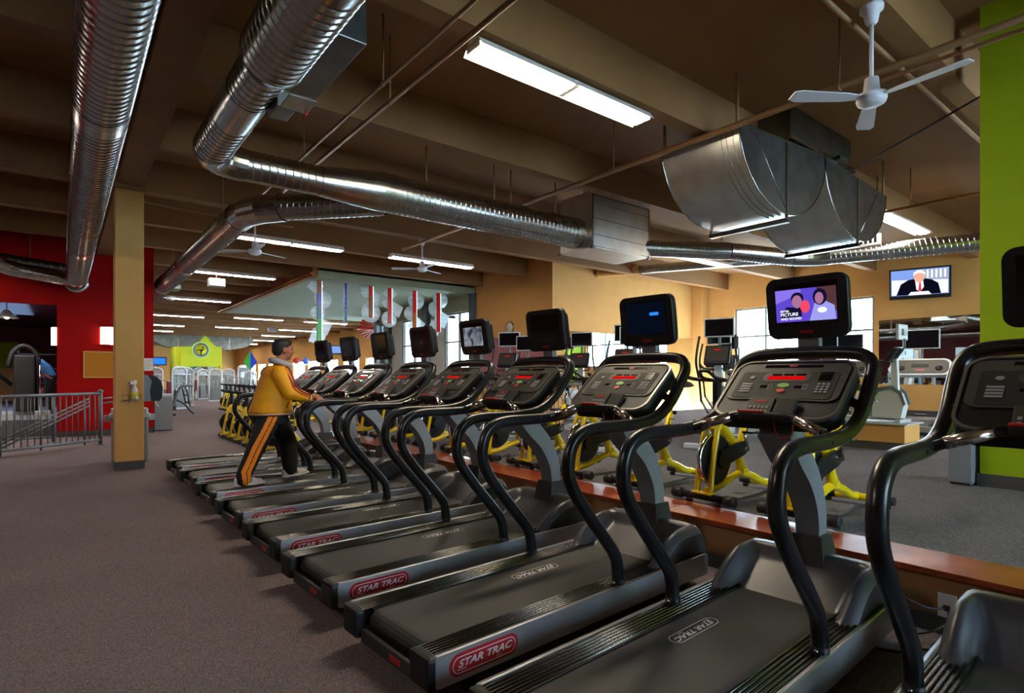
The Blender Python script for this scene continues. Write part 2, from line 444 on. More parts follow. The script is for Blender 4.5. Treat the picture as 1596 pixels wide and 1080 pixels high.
# ------------------------------------------------------------------ treadmills
def treadmill():
    R = thing('treadmill', 'x', 'treadmill')
    W = 0.80
    MB().box(0.04, 2.08, 0.032, 0.768, 0.075, 0.150).build('deck_frame', 'black_plastic', R)
    # belt with its rolled rear end
    prof = [(2.02, 0.208), (0.085, 0.208)]
    for k in range(1, 9):
        a = math.radians(90 + 180*k/8); prof.append((0.085 + 0.05*math.cos(a), 0.158 + 0.05*math.sin(a)))
    prof += [(2.02, 0.108)]
    belt = MB().prism(prof, 0.160, 0.640, 'y', smooth=False).build('belt', 'belt_black', R)
    MB().box(0.06, 1.80, 0.150, 0.158, 0.205, 0.2145).box(0.06, 1.80, 0.642, 0.650, 0.205, 0.2145).build('belt_edge', 'black_plastic', R)
    # belt logo, read from the far side
    lg = logo_outline(0.36, 0.072, 0.004)
    put('belt_logo', lg, belt, frame_M((1.06, 0.52, 0.2088), (-1,0,0), (0,-1,0)))
    for side in (0, 1):
        y0 = 0.0 if side == 0 else W
        sg = 1 if side == 0 else -1
        # ribbed foot rail
        m = MB().box(0.0, 2.0, min(y0+sg*0.026, y0+sg*0.150), max(y0+sg*0.026, y0+sg*0.150), 0.15, 0.216, 1)
        for k in range(6):
            yy = y0 + sg*(0.040 + 0.0205*k)
            m.tube([(0.004, yy, 0.2165), (1.98, yy, 0.2165)], 0.0062, 8, 0)
        m.build('foot_rail', ['dark_chrome', 'rib_dark'], R)
        # silver side panel
        pr = rrect(2.12, 0.135, 0.02, 4, 1.06, 0.155)
        pn = MB().prism(pr, y0, y0+sg*0.026, 'y', smooth=True).build('side_panel', 'silver_panel', R)
        if side == 0:
            lp = MB().prism(rrect(0.385, 0.098, 0.0489, 8), -0.0025, 0.0, 'z').mesh('logo_plate', 'logo_red')
            put('logo_plate', lp, pn, frame_M((0.26, y0-sg*0.0005, 0.157), (sg,0,0), (0,0,1)))
            put('logo_lettering', logo_outline(0.352, 0.072, 0.0042), pn, frame_M((0.26, y0-sg*0.0018, 0.157), (sg,0,0), (0,0,1)))
        # rear cap
        MB().bbox(-0.035, 0.02, min(y0, y0+sg*0.155), max(y0, y0+sg*0.155), 0.085, 0.224, 0.018).build('end_cap', 'black_plastic', R)
        # level foot
        MB().cyl((0.22, y0+sg*0.07, 0.0), (0.22, y0+sg*0.07, 0.02), 0.035, 12).cyl((0.22, y0+sg*0.07, 0.02), (0.22, y0+sg*0.07, 0.09), 0.012, 8).build('level_foot', 'black_rubber', R)
        MB().cyl((1.9, y0+sg*0.05, 0.045), (1.9, y0+sg*0.10, 0.045), 0.045, 14).build('transport_wheel', 'black_rubber', R)
    T = Matrix.Rotation(math.radians(-20), 4, 'Y')
    rc = MB().bbox(-0.012, 0.012, 0.155, 0.645, 0.07, 0.135, 0.008).build('rear_cover', 'boot_black', R)
    MB().box(-0.0135, -0.0115, 0.26, 0.36, 0.088, 0.118).build('rear_label', 'logo_red', rc)
    # contoured motor hood
    def hz(x, y):
        e = min(1.0, abs(y-0.4)/0.37)
        k = max(0.0, min(1.0, (e-0.70)/0.14)); k = k*k*(3-2*k)
        tw_ = max(0.0, min(1.0, (x-1.59)/0.34)); hw = 0.207 + 0.195*math.sin(tw_*math.pi/2) - 0.05*max(0.0, (e-0.86)/0.14)**2
        tc_ = max(0.0, min(1.0, (x-1.73)/0.27)); hc = 0.205 + 0.145*tc_
        lip = max(0.0, min(1.0, (x-1.965)/0.05)); hc += (0.405-0.350)*lip*lip*(3-2*lip)
        h = hc*(1-k) + hw*k
        if x > 2.07: h -= ((x-2.07)/0.08)**2*0.10
        return h
    m = MB(); nx, ny = 30, 32
    m.grid(lambda a, b: Vector((1.58+0.57*a, 0.03+0.74*b, hz(1.58+0.57*a, 0.03+0.74*b))), nx, ny)
    for yy in (0.03, 0.77): m.grid(lambda a, b, yy=yy: Vector((1.58+0.57*a, yy, 0.12+(hz(1.58+0.57*a, yy)-0.12)*b)), nx, 3)
    for xx in (1.58, 2.15): m.grid(lambda a, b, xx=xx: Vector((xx, 0.03+0.74*a, 0.12+(hz(xx, 0.03+0.74*a)-0.12)*b)), ny, 2)
    m.build('motor_hood', 'hood_grey', R)
    # pillar with boot
    ps = smooth_path([(2.075,0,0.36),(2.075,0,0.50),(2.045,0,0.66),(1.94,0,0.83),(1.78,0,0.98),(1.66,0,1.12)], 5)
    m = MB(); vs = []
    for i, p in enumerate(ps):
        t = (ps[min(i+1, len(ps)-1)] - ps[max(i-1, 0)]).normalized(); nrm = Vector((t.z, 0, -t.x)); d = 0.046 + 0.03*i/len(ps); wv = 0.055 + 0.03*i/len(ps)
        for a, b in ((-1,-1),(1,-1),(1,1),(-1,1)): vs.append(p + nrm*d*a + Vector((0, 0.4 + wv*b, 0)))
    fs = []
    N = len(ps)
    for i in range(N-1):
        for k in range(4): k2 = (k+1) % 4; fs.append((i*4+k, i*4+k2, (i+1)*4+k2, (i+1)*4+k))
    fs += [(0,1,2,3), ((N-1)*4, (N-1)*4+1, (N-1)*4+2, (N-1)*4+3)]
    m.add(vs, fs)
    m.build('pillar', 'pillar_grey', R)
    T = Matrix.Translation((2.075, 0.4, 0))
    m = MB(); b0, b1 = 0.105, 0.075
    m.add([T @ Vector(v) for v in [(-b0,-b0,0.33),(b0,-b0,0.33),(b0,b0,0.33),(-b0,b0,0.33),(-b1,-b1-0.005,0.50),(b1,-b1-0.005,0.50),(b1,b1+0.005,0.50),(-b1,b1+0.005,0.50)]], [(3,2,1,0),(4,5,6,7),(0,1,5,4),(1,2,6,5),(2,3,7,6),(3,0,4,7)])
    m.build('pillar_boot', 'boot_black', R)
    # handrail: one continuous tube from foot to foot
    sidep = [(1.245,0.20),(1.24,0.30),(1.215,0.385),(1.13,0.49),(1.0,0.635),(0.895,0.765),(0.845,0.86),(0.842,0.95),(0.875,1.03),(0.945,1.08),(1.05,1.098),(1.2,1.098),(1.38,1.10),(1.54,1.115),(1.67,1.16),(1.78,1.24),(1.87,1.345)]
    near = [(x, 0.045, z) for x, z in sidep] + [(1.935,0.052,1.42),(1.965,0.085,1.475),(1.975,0.15,1.498)]
    far = [(x, 0.8-yy, z) for x, yy, z in near][::-1]
    path = smooth_path(near + [(1.98,0.3,1.507),(1.98,0.5,1.507)] + far, 4)
    hr = MB().tube(path, 0.0345, 20, prof=lambda a: 1.0 - 0.20*math.exp(-(math.sin(a)/0.22)**2)).build('handrail', 'rail_black', R)
    for yy in (0.045, 0.755):
        MB().cyl((1.245, yy, 0.205), (1.245, yy, 0.25), 0.038, 14).build('handrail_socket', 'black_plastic', hr)
        MB().lathe([(0.0345,0),(0.0345,0.012)], (1.30, yy, 1.099), 14, axis='x').build('rail_joint', 'boot_black', hr)
        MB().ball((1.205, yy, 0.235), 0.008).build('rail_screw', 'chrome', hr)
    # heart-rate bar
    gp = [(1.40,0.05,1.10),(1.435,0.12,1.13),(1.475,0.23,1.17),(1.49,0.29,1.182),(1.49,0.51,1.182),(1.475,0.57,1.17),(1.435,0.68,1.13),(1.40,0.75,1.10)]
    gb = MB().tube(smooth_path(gp, 4), 0.021, 10).build('grip_bar', 'rail_black', R)
    MB().tube([(1.425,0.10,1.122),(1.476,0.236,1.1715)], 0.0245, 12).build('pulse_grip', 'steel_grip', gb)
    MB().tube([(1.425,0.70,1.122),(1.476,0.564,1.1715)], 0.0245, 12).build('pulse_grip', 'steel_grip', gb)
    MB().bbox(1.462, 1.525, 0.29, 0.52, 1.155, 1.200, 0.012).build('bar_housing', 'black_plastic', gb)
    MB().bbox(1.458, 1.50, 0.40, 0.52, 1.198, 1.210, 0.004).build('stop_bar', 'red_plastic', gb)
    MB().tube(smooth_path([(1.47,0.34,1.16),(1.47,0.33,1.11),(1.46,0.30,1.08),(1.455,0.25,1.10),(1.45,0.24,1.15)],4), 0.003, 6).build('safety_cord', 'red_plastic', gb)
    # console
    Oc = Vector((1.535, 0.40, 1.175)); v = Vector((0.780, 0, 0.626)).normalized(); u = Vector((0, 1, 0)); n = Vector((-v.z, 0, v.x))
    CM = Matrix(((-u.x, v.x, n.x, Oc.x), (-u.y, v.y, n.y, Oc.y), (-u.z, v.z, n.z, Oc.z), (0,0,0,1)))   # local x = to the user's right
    body = rrect(0.615, 0.455, 0.085, 6, 0, 0.225)
    c = MB().prism(body, -0.085, 0.0, 'z', T=CM, smooth=True).build('console', 'black_plastic', R)
    def ring(outer, inner, z0, z1):
        m = MB(); N = len(outer)
        vs = [CM @ Vector((p[0], p[1], z0)) for p in outer] + [CM @ Vector((p[0], p[1], z1)) for p in outer] + [CM @ Vector((p[0], p[1], z1)) for p in inner] + [CM @ Vector((p[0], p[1], z0)) for p in inner]
        fs = []
        for i in range(N):
            j = (i+1) % N
            for a in range(3): fs.append((a*N+i, a*N+j, (a+1)*N+j, (a+1)*N+i))
        return m.add(vs, fs, 0, False)
    ring(rrect(0.622,0.462,0.088,6,0,0.225), rrect(0.596,0.436,0.076,6,0,0.225), -0.012, 0.006).build('console_rim', 'console_rim', c)
    MB().prism(rrect(0.57, 0.30, 0.05, 5, 0, 0.275), 0.0, 0.006, 'z', T=CM).build('face_plate', 'console_face', c)
    MB().prism(rrect(0.50, 0.215, 0.02, 4, 0, 0.245), 0.006, 0.008, 'z', T=CM).build('key_panel', 'console_inner', c)
    def cb(name, x, yv, w_, h_, z0, z1, m_): return MB().box(x-w_/2, x+w_/2, yv-h_/2, yv+h_/2, z0, z1, T=CM).build(name, m_, c)
    MB().prism(rrect(0.245, 0.074, 0.03, 5, -0.005, 0.308), 0.008, 0.0095, 'z', T=CM).build('display_bezel', 'console_face', c)
    cb('led_display', -0.005, 0.300, 0.19, 0.028, 0.0095, 0.0105, 'led_red')
    m = MB()
    for k in range(3): m.box(-0.085+0.062*k, -0.035+0.062*k, 0.320, 0.333, 0.0095, 0.0105, T=CM)
    m.build('status_windows', 'screen_off', c)
    MB().prism([(0.030*math.cos(a*math.pi/10), 0.238+0.017*math.sin(a*math.pi/10)) for a in range(20)], 0.008, 0.0125, 'z', T=CM).build('start_button', 'green_button', c)
    MB().prism([(0.021*math.cos(math.pi/8+a*math.pi/4), 0.196+0.0155*math.sin(math.pi/8+a*math.pi/4)) for a in range(8)], 0.008, 0.0125, 'z', T=CM).build('stop_button', 'red_button', c)
    for sx in (-1, 1):
        cb('speed_window', sx*0.088-0.012, 0.228, 0.036, 0.018, 0.008, 0.0095, 'screen_off')
        ring(rrect(0.020,0.040,0.0095,4,sx*0.088+0.022,0.228), rrect(0.015,0.035,0.007,4,sx*0.088+0.022,0.228), 0.008, 0.010).build('rocker_outline', 'key_grey', c)
    m = MB()
    for a in range(3):
        for b in range(4): m.box(0.165+0.022*a, 0.180+0.022*a, 0.185+0.020*b, 0.197+0.020*b, 0.008, 0.011, T=CM)
    m.build('keypad', 'key_grey', c)
    m = MB()
    for b in range(4): m.box(-0.222, -0.165, 0.180+0.020*b, 0.192+0.020*b, 0.008, 0.011, T=CM)
    m.build('program_keys', 'key_grey', c)
    MB().prism([(-0.185+0.015*math.cos(a*0.6283), 0.302+0.013*math.sin(a*0.6283)) for a in range(10)], 0.008, 0.011, 'z', T=CM).build('info_dial', 'key_grey', c)
    m = MB().box(0.158, 0.218, 0.336, 0.346, 0.008, 0.0095, T=CM).box(0.158,0.218,0.28,0.330,0.008,0.009, T=CM).build('side_window', 'screen_off', c)
    m = MB().box(-0.15, 0.15, 0.392, 0.412, 0.006, 0.008, T=CM).build('top_slot', 'screen_off', c)
    cb('slot_mark', 0.0, 0.402, 0.04, 0.012, 0.008, 0.0095, 'red_plastic')
    TM = CM @ Matrix.Translation((0, 0.055, 0.012)) @ Matrix.Rotation(math.radians(8), 4, 'X')
    MB().bbox(-0.12, 0.01, -0.055, 0.06, -0.012, 0.012, 0.004, T=TM).build('control_block', 'console_face', c)
    MB().box(-0.085, -0.025, 0.025, 0.042, 0.012, 0.013, T=TM).build('block_logo', 'logo_red', c)
    m = MB()
    for a in range(5):
        for b in range(2): m.box(-0.105+0.021*a, -0.092+0.021*a, -0.040+0.026*b, -0.024+0.026*b, 0.012, 0.014, T=TM)
    m.build('block_keys', 'key_grey', c)
    MB().bbox(0.02, 0.12, -0.055, 0.06, -0.012, 0.010, 0.004, T=TM).build('control_block', 'console_inner', c)
    for yy, s2 in ((0.055, 1), (0.745, -1)):
        MB().tube([(1.765, yy, 1.235), (1.765, yy+s2*0.06, 1.265)], 0.022, 10).build('console_bracket', 'black_plastic', R)
    # television on its neck
    TX = Matrix.Translation((2.03, 0.40, 1.765)) @ Matrix.Rotation(math.radians(-8), 4, 'Y')
    MB().bbox(-0.02, 0.03, -0.055, 0.055, -0.30, -0.12, 0.006, T=TX).build('screen_neck', 'pillar_grey', R)
    MBx = MB(); prf = rrect(0.425, 0.345, 0.055, 6)
    tv = MBx.prism(prf, -0.035, 0.02, 'x', T=TX, smooth=True).prism(rrect(0.36,0.27,0.04,5), 0.02, 0.075, 'x', T=TX).build('screen_housing', 'black_plastic', R)
    sc = MB().box(-0.0365, -0.035, -0.165, 0.165, -0.095, 0.135, T=TX).build('screen', 'screen_off', tv)
    lgm = MB().prism(rrect(0.075, 0.017, 0.008, 4), -0.0375, -0.035, 'x', T=TX @ Matrix.Translation((0,0,-0.135))).build('screen_logo', 'logo_red', tv)
    return R
def logo_outline(L, Hh, wd):
    """white stadium outline with the word mark inside; local x right, y up, z out"""
    m = MB(); o = rrect(L, Hh, Hh/2-0.0001, 8); i = rrect(L-2*wd, Hh-2*wd, Hh/2-wd-0.0001, 8); N = len(o); z0, z1 = 0.0, 0.0012
    # leave a gap low on the right, where the small dots are
    vs = [(p[0],p[1],z1) for p in o] + [(p[0],p[1],z1) for p in i]; fs = []
    for k in range(N):
        j = (k+1) % N
        mx = (o[k][0]+o[j][0])/2
        fs.append((k, j, N+j, N+k))
    m.add(vs, fs)
    me0 = m.mesh('o', 'logo_white')
    tm_ = text_mesh('t', 'STAR TRAC', Hh*0.60, 'logo_white', 0.0004, 0.30, 0.0011*Hh/0.072, 1.02)
    sx = (L*0.86) / (max(v.co.x for v in tm_.vertices) - min(v.co.x for v in tm_.vertices))
    d = MB()
    for k in range(3): d.box(L*0.18+k*0.012, L*0.18+k*0.012+0.006, -Hh*0.36, -Hh*0.30, 0, 0.001)
    d.box(-L*0.43, -L*0.30, -Hh*0.30, -Hh*0.25, 0, 0.001)
    me1 = d.mesh('d', 'logo_white')
    return mesh_add([(me0, Matrix()), (tm_, Matrix.Translation((0.0, 0.002, 0.0008)) @ Matrix.Diagonal((sx, 1.0, 1, 1))), (me1, Matrix())], 'word_mark', ['logo_white'])

TM_NEAR = ['black treadmill cut off by the picture corner, mostly its hood and rails showing',
 'treadmill whose lit screen shows two people in purple with the words PICTURE and SOUND',
 'treadmill with a dark blue glinting screen and the largest fully visible red side badge',
 'treadmill with a blank black screen just in front of the round wall clock',
 'treadmill with a pale grey picture on its screen, beside the tan pier',
 'treadmill with a blank teal screen below the hanging rods, next to the walking man',
 'treadmill the man in the yellow jacket is walking on',
 'treadmill directly behind the one the man walks on, second to last of the row',
 'last treadmill at the far end of the row, beside the yellow bikes']
tm0 = treadmill()
TMS = []
for k in range(9):
    t = tm0 if k == 0 else copy_tree(tm0)
    t.location = (1.2 + (0.06 if k in (0, 1) else 0), -0.08 + 1.056*k, 0); t.rotation_euler = (0, 0, math.radians(3.0))
    t['label'] = TM_NEAR[k]; t['group'] = 'treadmills in the long row'
    TMS.append(t)
# ------------------------------------------------------------------ ceiling fittings
def lamp_fixture(name, tubes, tm_):
    R = thing(name, 'x', 'light')
    L = 2.30
    m = MB()
    prof = [(-0.15,0.02),(-0.10,0.085),(-0.06,0.12),(0.06,0.12),(0.10,0.085),(0.15,0.02),(0.145,0.015),(0.095,0.075),(-0.095,0.075),(-0.145,0.015)]
    m.prism(prof, -L/2, L/2, 'x')
    m.box(-L/2, -L/2+0.01, -0.10, 0.10, 0.02, 0.09).box(L/2-0.01, L/2, -0.10, 0.10, 0.02, 0.09)
    m.build('reflector', 'white_enamel', R)
    for h in (-1, 1):
        for k in range(tubes):
            yy = (k-(tubes-1)/2)*0.075
            MB().tube([(h*0.03 if h > 0 else -L/2+0.03, yy, 0.030), (L/2-0.03 if h > 0 else -0.03, yy, 0.030)], 0.022, 8).build('tube', tm_, R)
    MB().box(-0.03, 0.03, -0.12, 0.12, 0.012, 0.075).build('lamp_holder', 'white_enamel', R)
    for x in (-0.8, 0.8): MB().cyl((x, 0, 0.12), (x, 0, 0.16), 0.012, 6).build('mount', 'tan_pipe', R)
    return R
L0 = lamp_fixture('ceiling_light', 3, 'tube_light')
L0.location = (3.96, 4.12, 4.20); L0['label'] = 'large bare fluorescent fixture glowing above the treadmills, biggest of all'; L0['group'] = 'fluorescent ceiling lights'
L1 = lamp_fixture('ceiling_light', 2, 'tube_far')
LL = [(3.85,12.6,4.19,'fluorescent light beside the small ceiling fan below the bent duct'),
 (7.3,12.47,4.19,'short looking fluorescent light behind the fan near the tan pier'),
 (3.75,17.48,4.19,'fluorescent light above the small white speaker box'),
 (3.95,24.05,4.19,'fluorescent light between two joists, one bay beyond the speaker box'),
 (4.25,31.0,4.19,'fluorescent light just beyond the red wall edge, wide glow on the joist above'),
 (4.3,37.1,4.19,'fluorescent light next beyond the glowing joist near the red wall edge'),
 (4.4,42.0,4.19,'third fluorescent light seen along the red wall edge'),
 (4.5,48.8,4.19,'fourth fluorescent light seen along the red wall edge'),
 (7.7,30.2,4.19,'first fluorescent light past the pale dropped ceiling'),
 (8.1,36.6,4.19,'second fluorescent light past the pale dropped ceiling'),
 (11.1,30.2,4.19,'fluorescent light past the pale ceiling behind the blue hanging rod'),
 (11.6,36.4,4.19,'fluorescent light above and right of the walking man'),
 (12.1,42.3,4.19,'fluorescent light just above the walking man'),
 (12.4,48.3,4.19,'fluorescent light left of the walking man head, second in its file'),
 (12.6,54.4,4.19,'fluorescent light in the far file, third from the man'),
 (12.9,60.0,4.19,'fluorescent light in the far file, fourth from the man'),
 (8.3,62.0,4.19,'farthest fluorescent light behind the lime kiosk'),
 (12.35,3.87,4.19,'fluorescent light behind the square metal ducts, near the green wall'),
 (12.4,8.17,4.19,'fluorescent light half hidden by the thin duct over the window wall'),
 (-3.6,3.0,4.19,'fluorescent light over the open floor near the viewer'),
 (-3.0,13.2,4.19,'fluorescent light over the floor before the red wall'),
 (9.5,-2.74,4.19,'fluorescent light above the raised floor behind the green wall'),
 (-1.3,17.55,3.17,'unseen fluorescent light added behind the red lintel to brighten the annex'),  # this and the next fixture are added out of sight to brighten the annex
 (-3.8,17.55,3.17,'second unseen fluorescent light added behind the red lintel to brighten the annex'),
 (13.0,-2.0,4.19,'fluorescent light above the raised floor by the mirror')]
for i, (x, yv, z, lb) in enumerate(LL):
    t = L1 if i == 0 else copy_tree(L1)
    t.location = (x, yv, z); t['label'] = lb; t['group'] = 'fluorescent ceiling lights'

# ---- ducts
def spiral(m, a, b, r, pitch=0.11, n=24, rib=0.0065, r2=None, mi=0):
    a = Vector(a); b = Vector(b); L = (b-a).length; k = max(2, int(L/pitch)); r2 = r if r2 is None else r2
    t = (b-a).normalized(); up = Vector((0,0,1)); nx = t.cross(up).normalized(); ny = t.cross(nx)
    hs = []
    for i in range(k):
        h0 = i/k
        hs += [(h0+0.02/k, 0.0), (h0+0.80/k, 0.0), (h0+0.86/k, 0.0), (h0+0.89/k, rib), (h0+0.95/k, rib), (h0+0.98/k, 0.0)]
    hs.append((1.0, 0.0)); vs = []
    for h, d in hs:
        rr = r + (r2-r)*h + d
        for q in range(n):
            an = 2*math.pi*q/n
            vs.append(a + t*(h*L + 0.03*math.sin(an)*(1 if 0.002 < h < 0.998 else 0)) + (nx*math.cos(an)+ny*math.sin(an))*rr)
    fs = []
    for i in range(len(hs)-1):
        for q in range(n): q2 = (q+1) % n; fs.append((i*n+q, i*n+q2, (i+1)*n+q2, (i+1)*n+q))
    return m.add(vs, fs, mi, True)
def sleeve(name, a, b, r, par, r2=None, mt='galvanized'):
    return MB().tube([a, b], [r, r if r2 is None else r2], 24, cap=False).build(name, mt, par)
def elbow(name, a, corner, b, r, par, n=5, mt='galvanized'):
    a = Vector(a); c = Vector(corner); b = Vector(b); pts = []
    for i in range(n+1):
        t = i/n; pts.append(a*(1-t)**2 + c*2*t*(1-t) + b*t*t)
    return MB().tube(pts, r, 24, cap=False, smooth=False).build(name, mt, par)
def run(par, a, b, r, r2=None, nm='duct_run', mt="galvanized", pitch=0.085): return spiral(MB(), a, b, r, pitch, r2=r2).build(nm, mt, par)
def rods(par, lst, z1=4.88):
    for x, yv, z in lst: MB().cyl((x, yv, z), (x, yv, z1), 0.012, 6).build('hanger_rod', 'tan_pipe', par)

d = thing('spiral_duct', 'long spiral metal duct overhead at far left, ending at the red wall', 'duct')
run(d, (0.245,-3,3.52), (0.245,5.6,3.52), 0.187); run(d, (0.245,5.72,3.52), (0.245,11.8,3.52), 0.187); run(d, (0.245,11.92,3.52), (0.245,15.55,3.52), 0.187)
sleeve('joint_sleeve', (0.245,5.5,3.52), (0.245,5.8,3.52), 0.192, d); sleeve('joint_sleeve', (0.245,11.7,3.52), (0.245,12.0,3.52), 0.192, d)
MB().tube([(0.245,15.5,3.52),(0.245,16.38,3.52)], 0.191, 24).build('duct_end', 'galvanized', d)
MB().lathe([(0.19,0),(0.235,0.005),(0.235,0.02),(0.19,0.02)], (0.245,16.37,3.52), 24, axis='y', ring=True).build('wall_collar', 'galvanized', d)
run(d, (0.10,15.9,3.50), (-0.78,15.75,3.60), 0.150, nm='branch_run')
elbow('branch_elbow', (-0.74,15.76,3.60), (-1.05,15.7,3.62), (-1.22,15.25,3.80), 0.160, d)
run(d, (-1.20,15.3,3.79), (-1.55,13.6,4.10), 0.20, nm='branch_run')
run(d, (0.1,16.15,3.74), (-1.1,16.1,3.84), 0.14, nm='branch_run', mt='galvanized_dark', pitch=0.16)
rods(d, [(-0.55,16.12,3.92),(0.245,3.0,3.70),(0.245,9.5,3.70)])

d = thing('spiral_duct', 'branching spiral duct overhead that narrows, bends and crosses to the metal box', 'duct')
Z2 = 3.85
run(d, (1.275,-2,Z2), (1.275,2.6,Z2), 0.24); sleeve('joint_sleeve', (1.275,2.55,Z2), (1.275,3.35,Z2), 0.246, d); run(d, (1.275,3.3,Z2), (1.275,4.6,Z2), 0.24)
sleeve('reducer', (1.275,4.6,Z2), (1.275,4.72,Z2), 0.243, d, 0.188)
run(d, (1.275,4.72,Z2), (1.275,5.3,Z2), 0.186); sleeve('joint_sleeve', (1.275,5.28,Z2), (1.275,5.85,Z2), 0.191, d); run(d, (1.275,5.83,Z2), (1.275,6.85,Z2), 0.186)
elbow('elbow', (1.275,6.83,Z2), (1.275,7.2,Z2), (1.66,7.2,Z2), 0.190, d)
run(d, (1.64,7.2,Z2), (2.55,7.2,Z2), 0.180); sleeve('reducer', (2.55,7.2,Z2), (3.35,7.2,Z2+0.03), 0.185, d, 0.262); run(d, (3.33,7.2,Z2+0.03), (7.12,7.2,Z2+0.03), 0.258)
db = MB().bbox(1.42, 1.58, 5.0, 5.28, 3.66, 3.80, 0.008).build('damper_box', 'galvanized_dark', d)
MB().box(1.44, 1.66, 4.72, 4.98, 3.645, 3.66).build('damper_plate', 'galvanized', db)
MB().tube(smooth_path([(1.56,5.05,3.75),(1.64,5.0,3.74),(1.67,4.98,3.68),(1.64,4.96,3.62)],4), 0.006, 6).build('damper_wire', 'red_plastic', db)
MB().bbox(1.44, 1.82, 4.1, 5.2, 3.9, 4.3, 0.006).build('side_plenum', 'galvanized_dark', d)
bx = MB().box(7.1, 8.6, 6.8, 7.6, 3.58, 4.55).build('plenum_box', 'sheet_metal', d)
for z in (3.60, 3.80, 4.08, 4.34): MB().box(7.1, 8.6, 6.792, 6.80, z, z+0.008).build('box_seam', 'galvanized', bx)
for x in (7.1, 8.6): MB().box(x-0.012, x+0.012, 6.785, 6.80, 3.56, 4.57).build('corner_bead', 'galvanized', bx)
for x in (7.1, 8.6):
    for yv in (6.8, 7.6): MB().bbox(x-0.03, x+0.03, yv-0.03, yv+0.03, 3.555, 3.60, 0.006).build('corner_clip', 'galvanized_dark', bx)
MB().box(7.12, 8.58, 6.786, 6.80, 4.47, 4.55).build('top_flange', 'galvanized_dark', bx)
rods(d, [(4.1,7.2,4.10),(6.6,7.2,4.10),(5.2,7.05,4.05),(7.3,7.2,4.55),(1.275,6.3,4.03)])
run(d, (8.58,6.95,3.80), (9.75,6.25,3.78), 0.165); sleeve('joint_sleeve', (9.7,6.28,3.78), (10.05,6.07,3.78), 0.17, d)
run(d, (10.05,6.07,3.78), (11.55,5.55,3.76), 0.160)
elbow('elbow', (11.5,5.56,3.76), (11.85,5.42,3.76), (12.0,5.05,3.76), 0.162, d)
run(d, (11.99,5.08,3.76), (12.75,2.9,3.76), 0.155); run(d, (12.75,2.9,3.76), (13.9,-0.6,3.76), 0.155)
gr = MB().bbox(11.75, 11.83, 4.05, 4.95, 3.80, 4.0, 0.006).build('register', 'white_enamel', d)
for k in range(10): MB().box(11.745, 11.752, 4.10+0.08*k, 4.145+0.08*k, 3.84, 3.96).build('register_slot', 'black_plastic', gr)
rods(d, [(9.9,6.1,3.95),(13.2,1.5,3.92)])
# branch toward the red wall

run(d, (3.55,7.40,3.82), (2.45,8.45,3.79), 0.185); elbow('elbow', (2.48,8.42,3.79), (2.1,8.8,3.78), (2.1,9.35,3.78), 0.20, d, 3)
run(d, (2.1,9.3,3.78), (2.1,14.0,3.78), 0.205); sleeve('joint_sleeve', (2.1,13.9,3.78), (2.1,14.2,3.78), 0.211, d); run(d, (2.1,14.1,3.78), (2.1,17.6,3.78), 0.205); run(d, (2.1,17.7,3.78), (2.1,22.5,3.78), 0.20)
sleeve('joint_sleeve', (2.1,17.5,3.78), (2.1,17.8,3.78), 0.211, d)
MB().bbox(2.27, 2.42, 17.0, 17.6, 3.64, 3.76, 0.008).build('damper_box', 'galvanized_dark', d)
MB().lathe([(0.10,0),(0.14,0.03),(0.14,0.08),(0.09,0.10)], (2.5,19.5,3.62), 16).build('side_outlet', 'white_enamel', d)
MB().tube([(2.2,19.5,3.68),(2.5,19.5,3.68)], 0.07, 12).build('outlet_stub', 'galvanized', d)
rods(d, [(2.1,10.5,3.98),(2.1,16.0,3.98)])

d = thing('wall_duct', 'thin tan painted duct stub turning to metal near the pier wall', 'duct')
run(d, (12.75,11.98,4.52), (13.15,10.7,4.46), 0.14, mt='tan_paint'); run(d, (13.15,10.7,4.46), (14.3,6.4,4.30), 0.13)
MB().lathe([(0.14,0),(0.19,0.004),(0.19,0.02),(0.14,0.02)], (12.75,11.975,4.52), 20, axis='y', ring=True).build('wall_collar', 'tan_paint', d)
rods(d, [(13.8,8.3,4.42)])

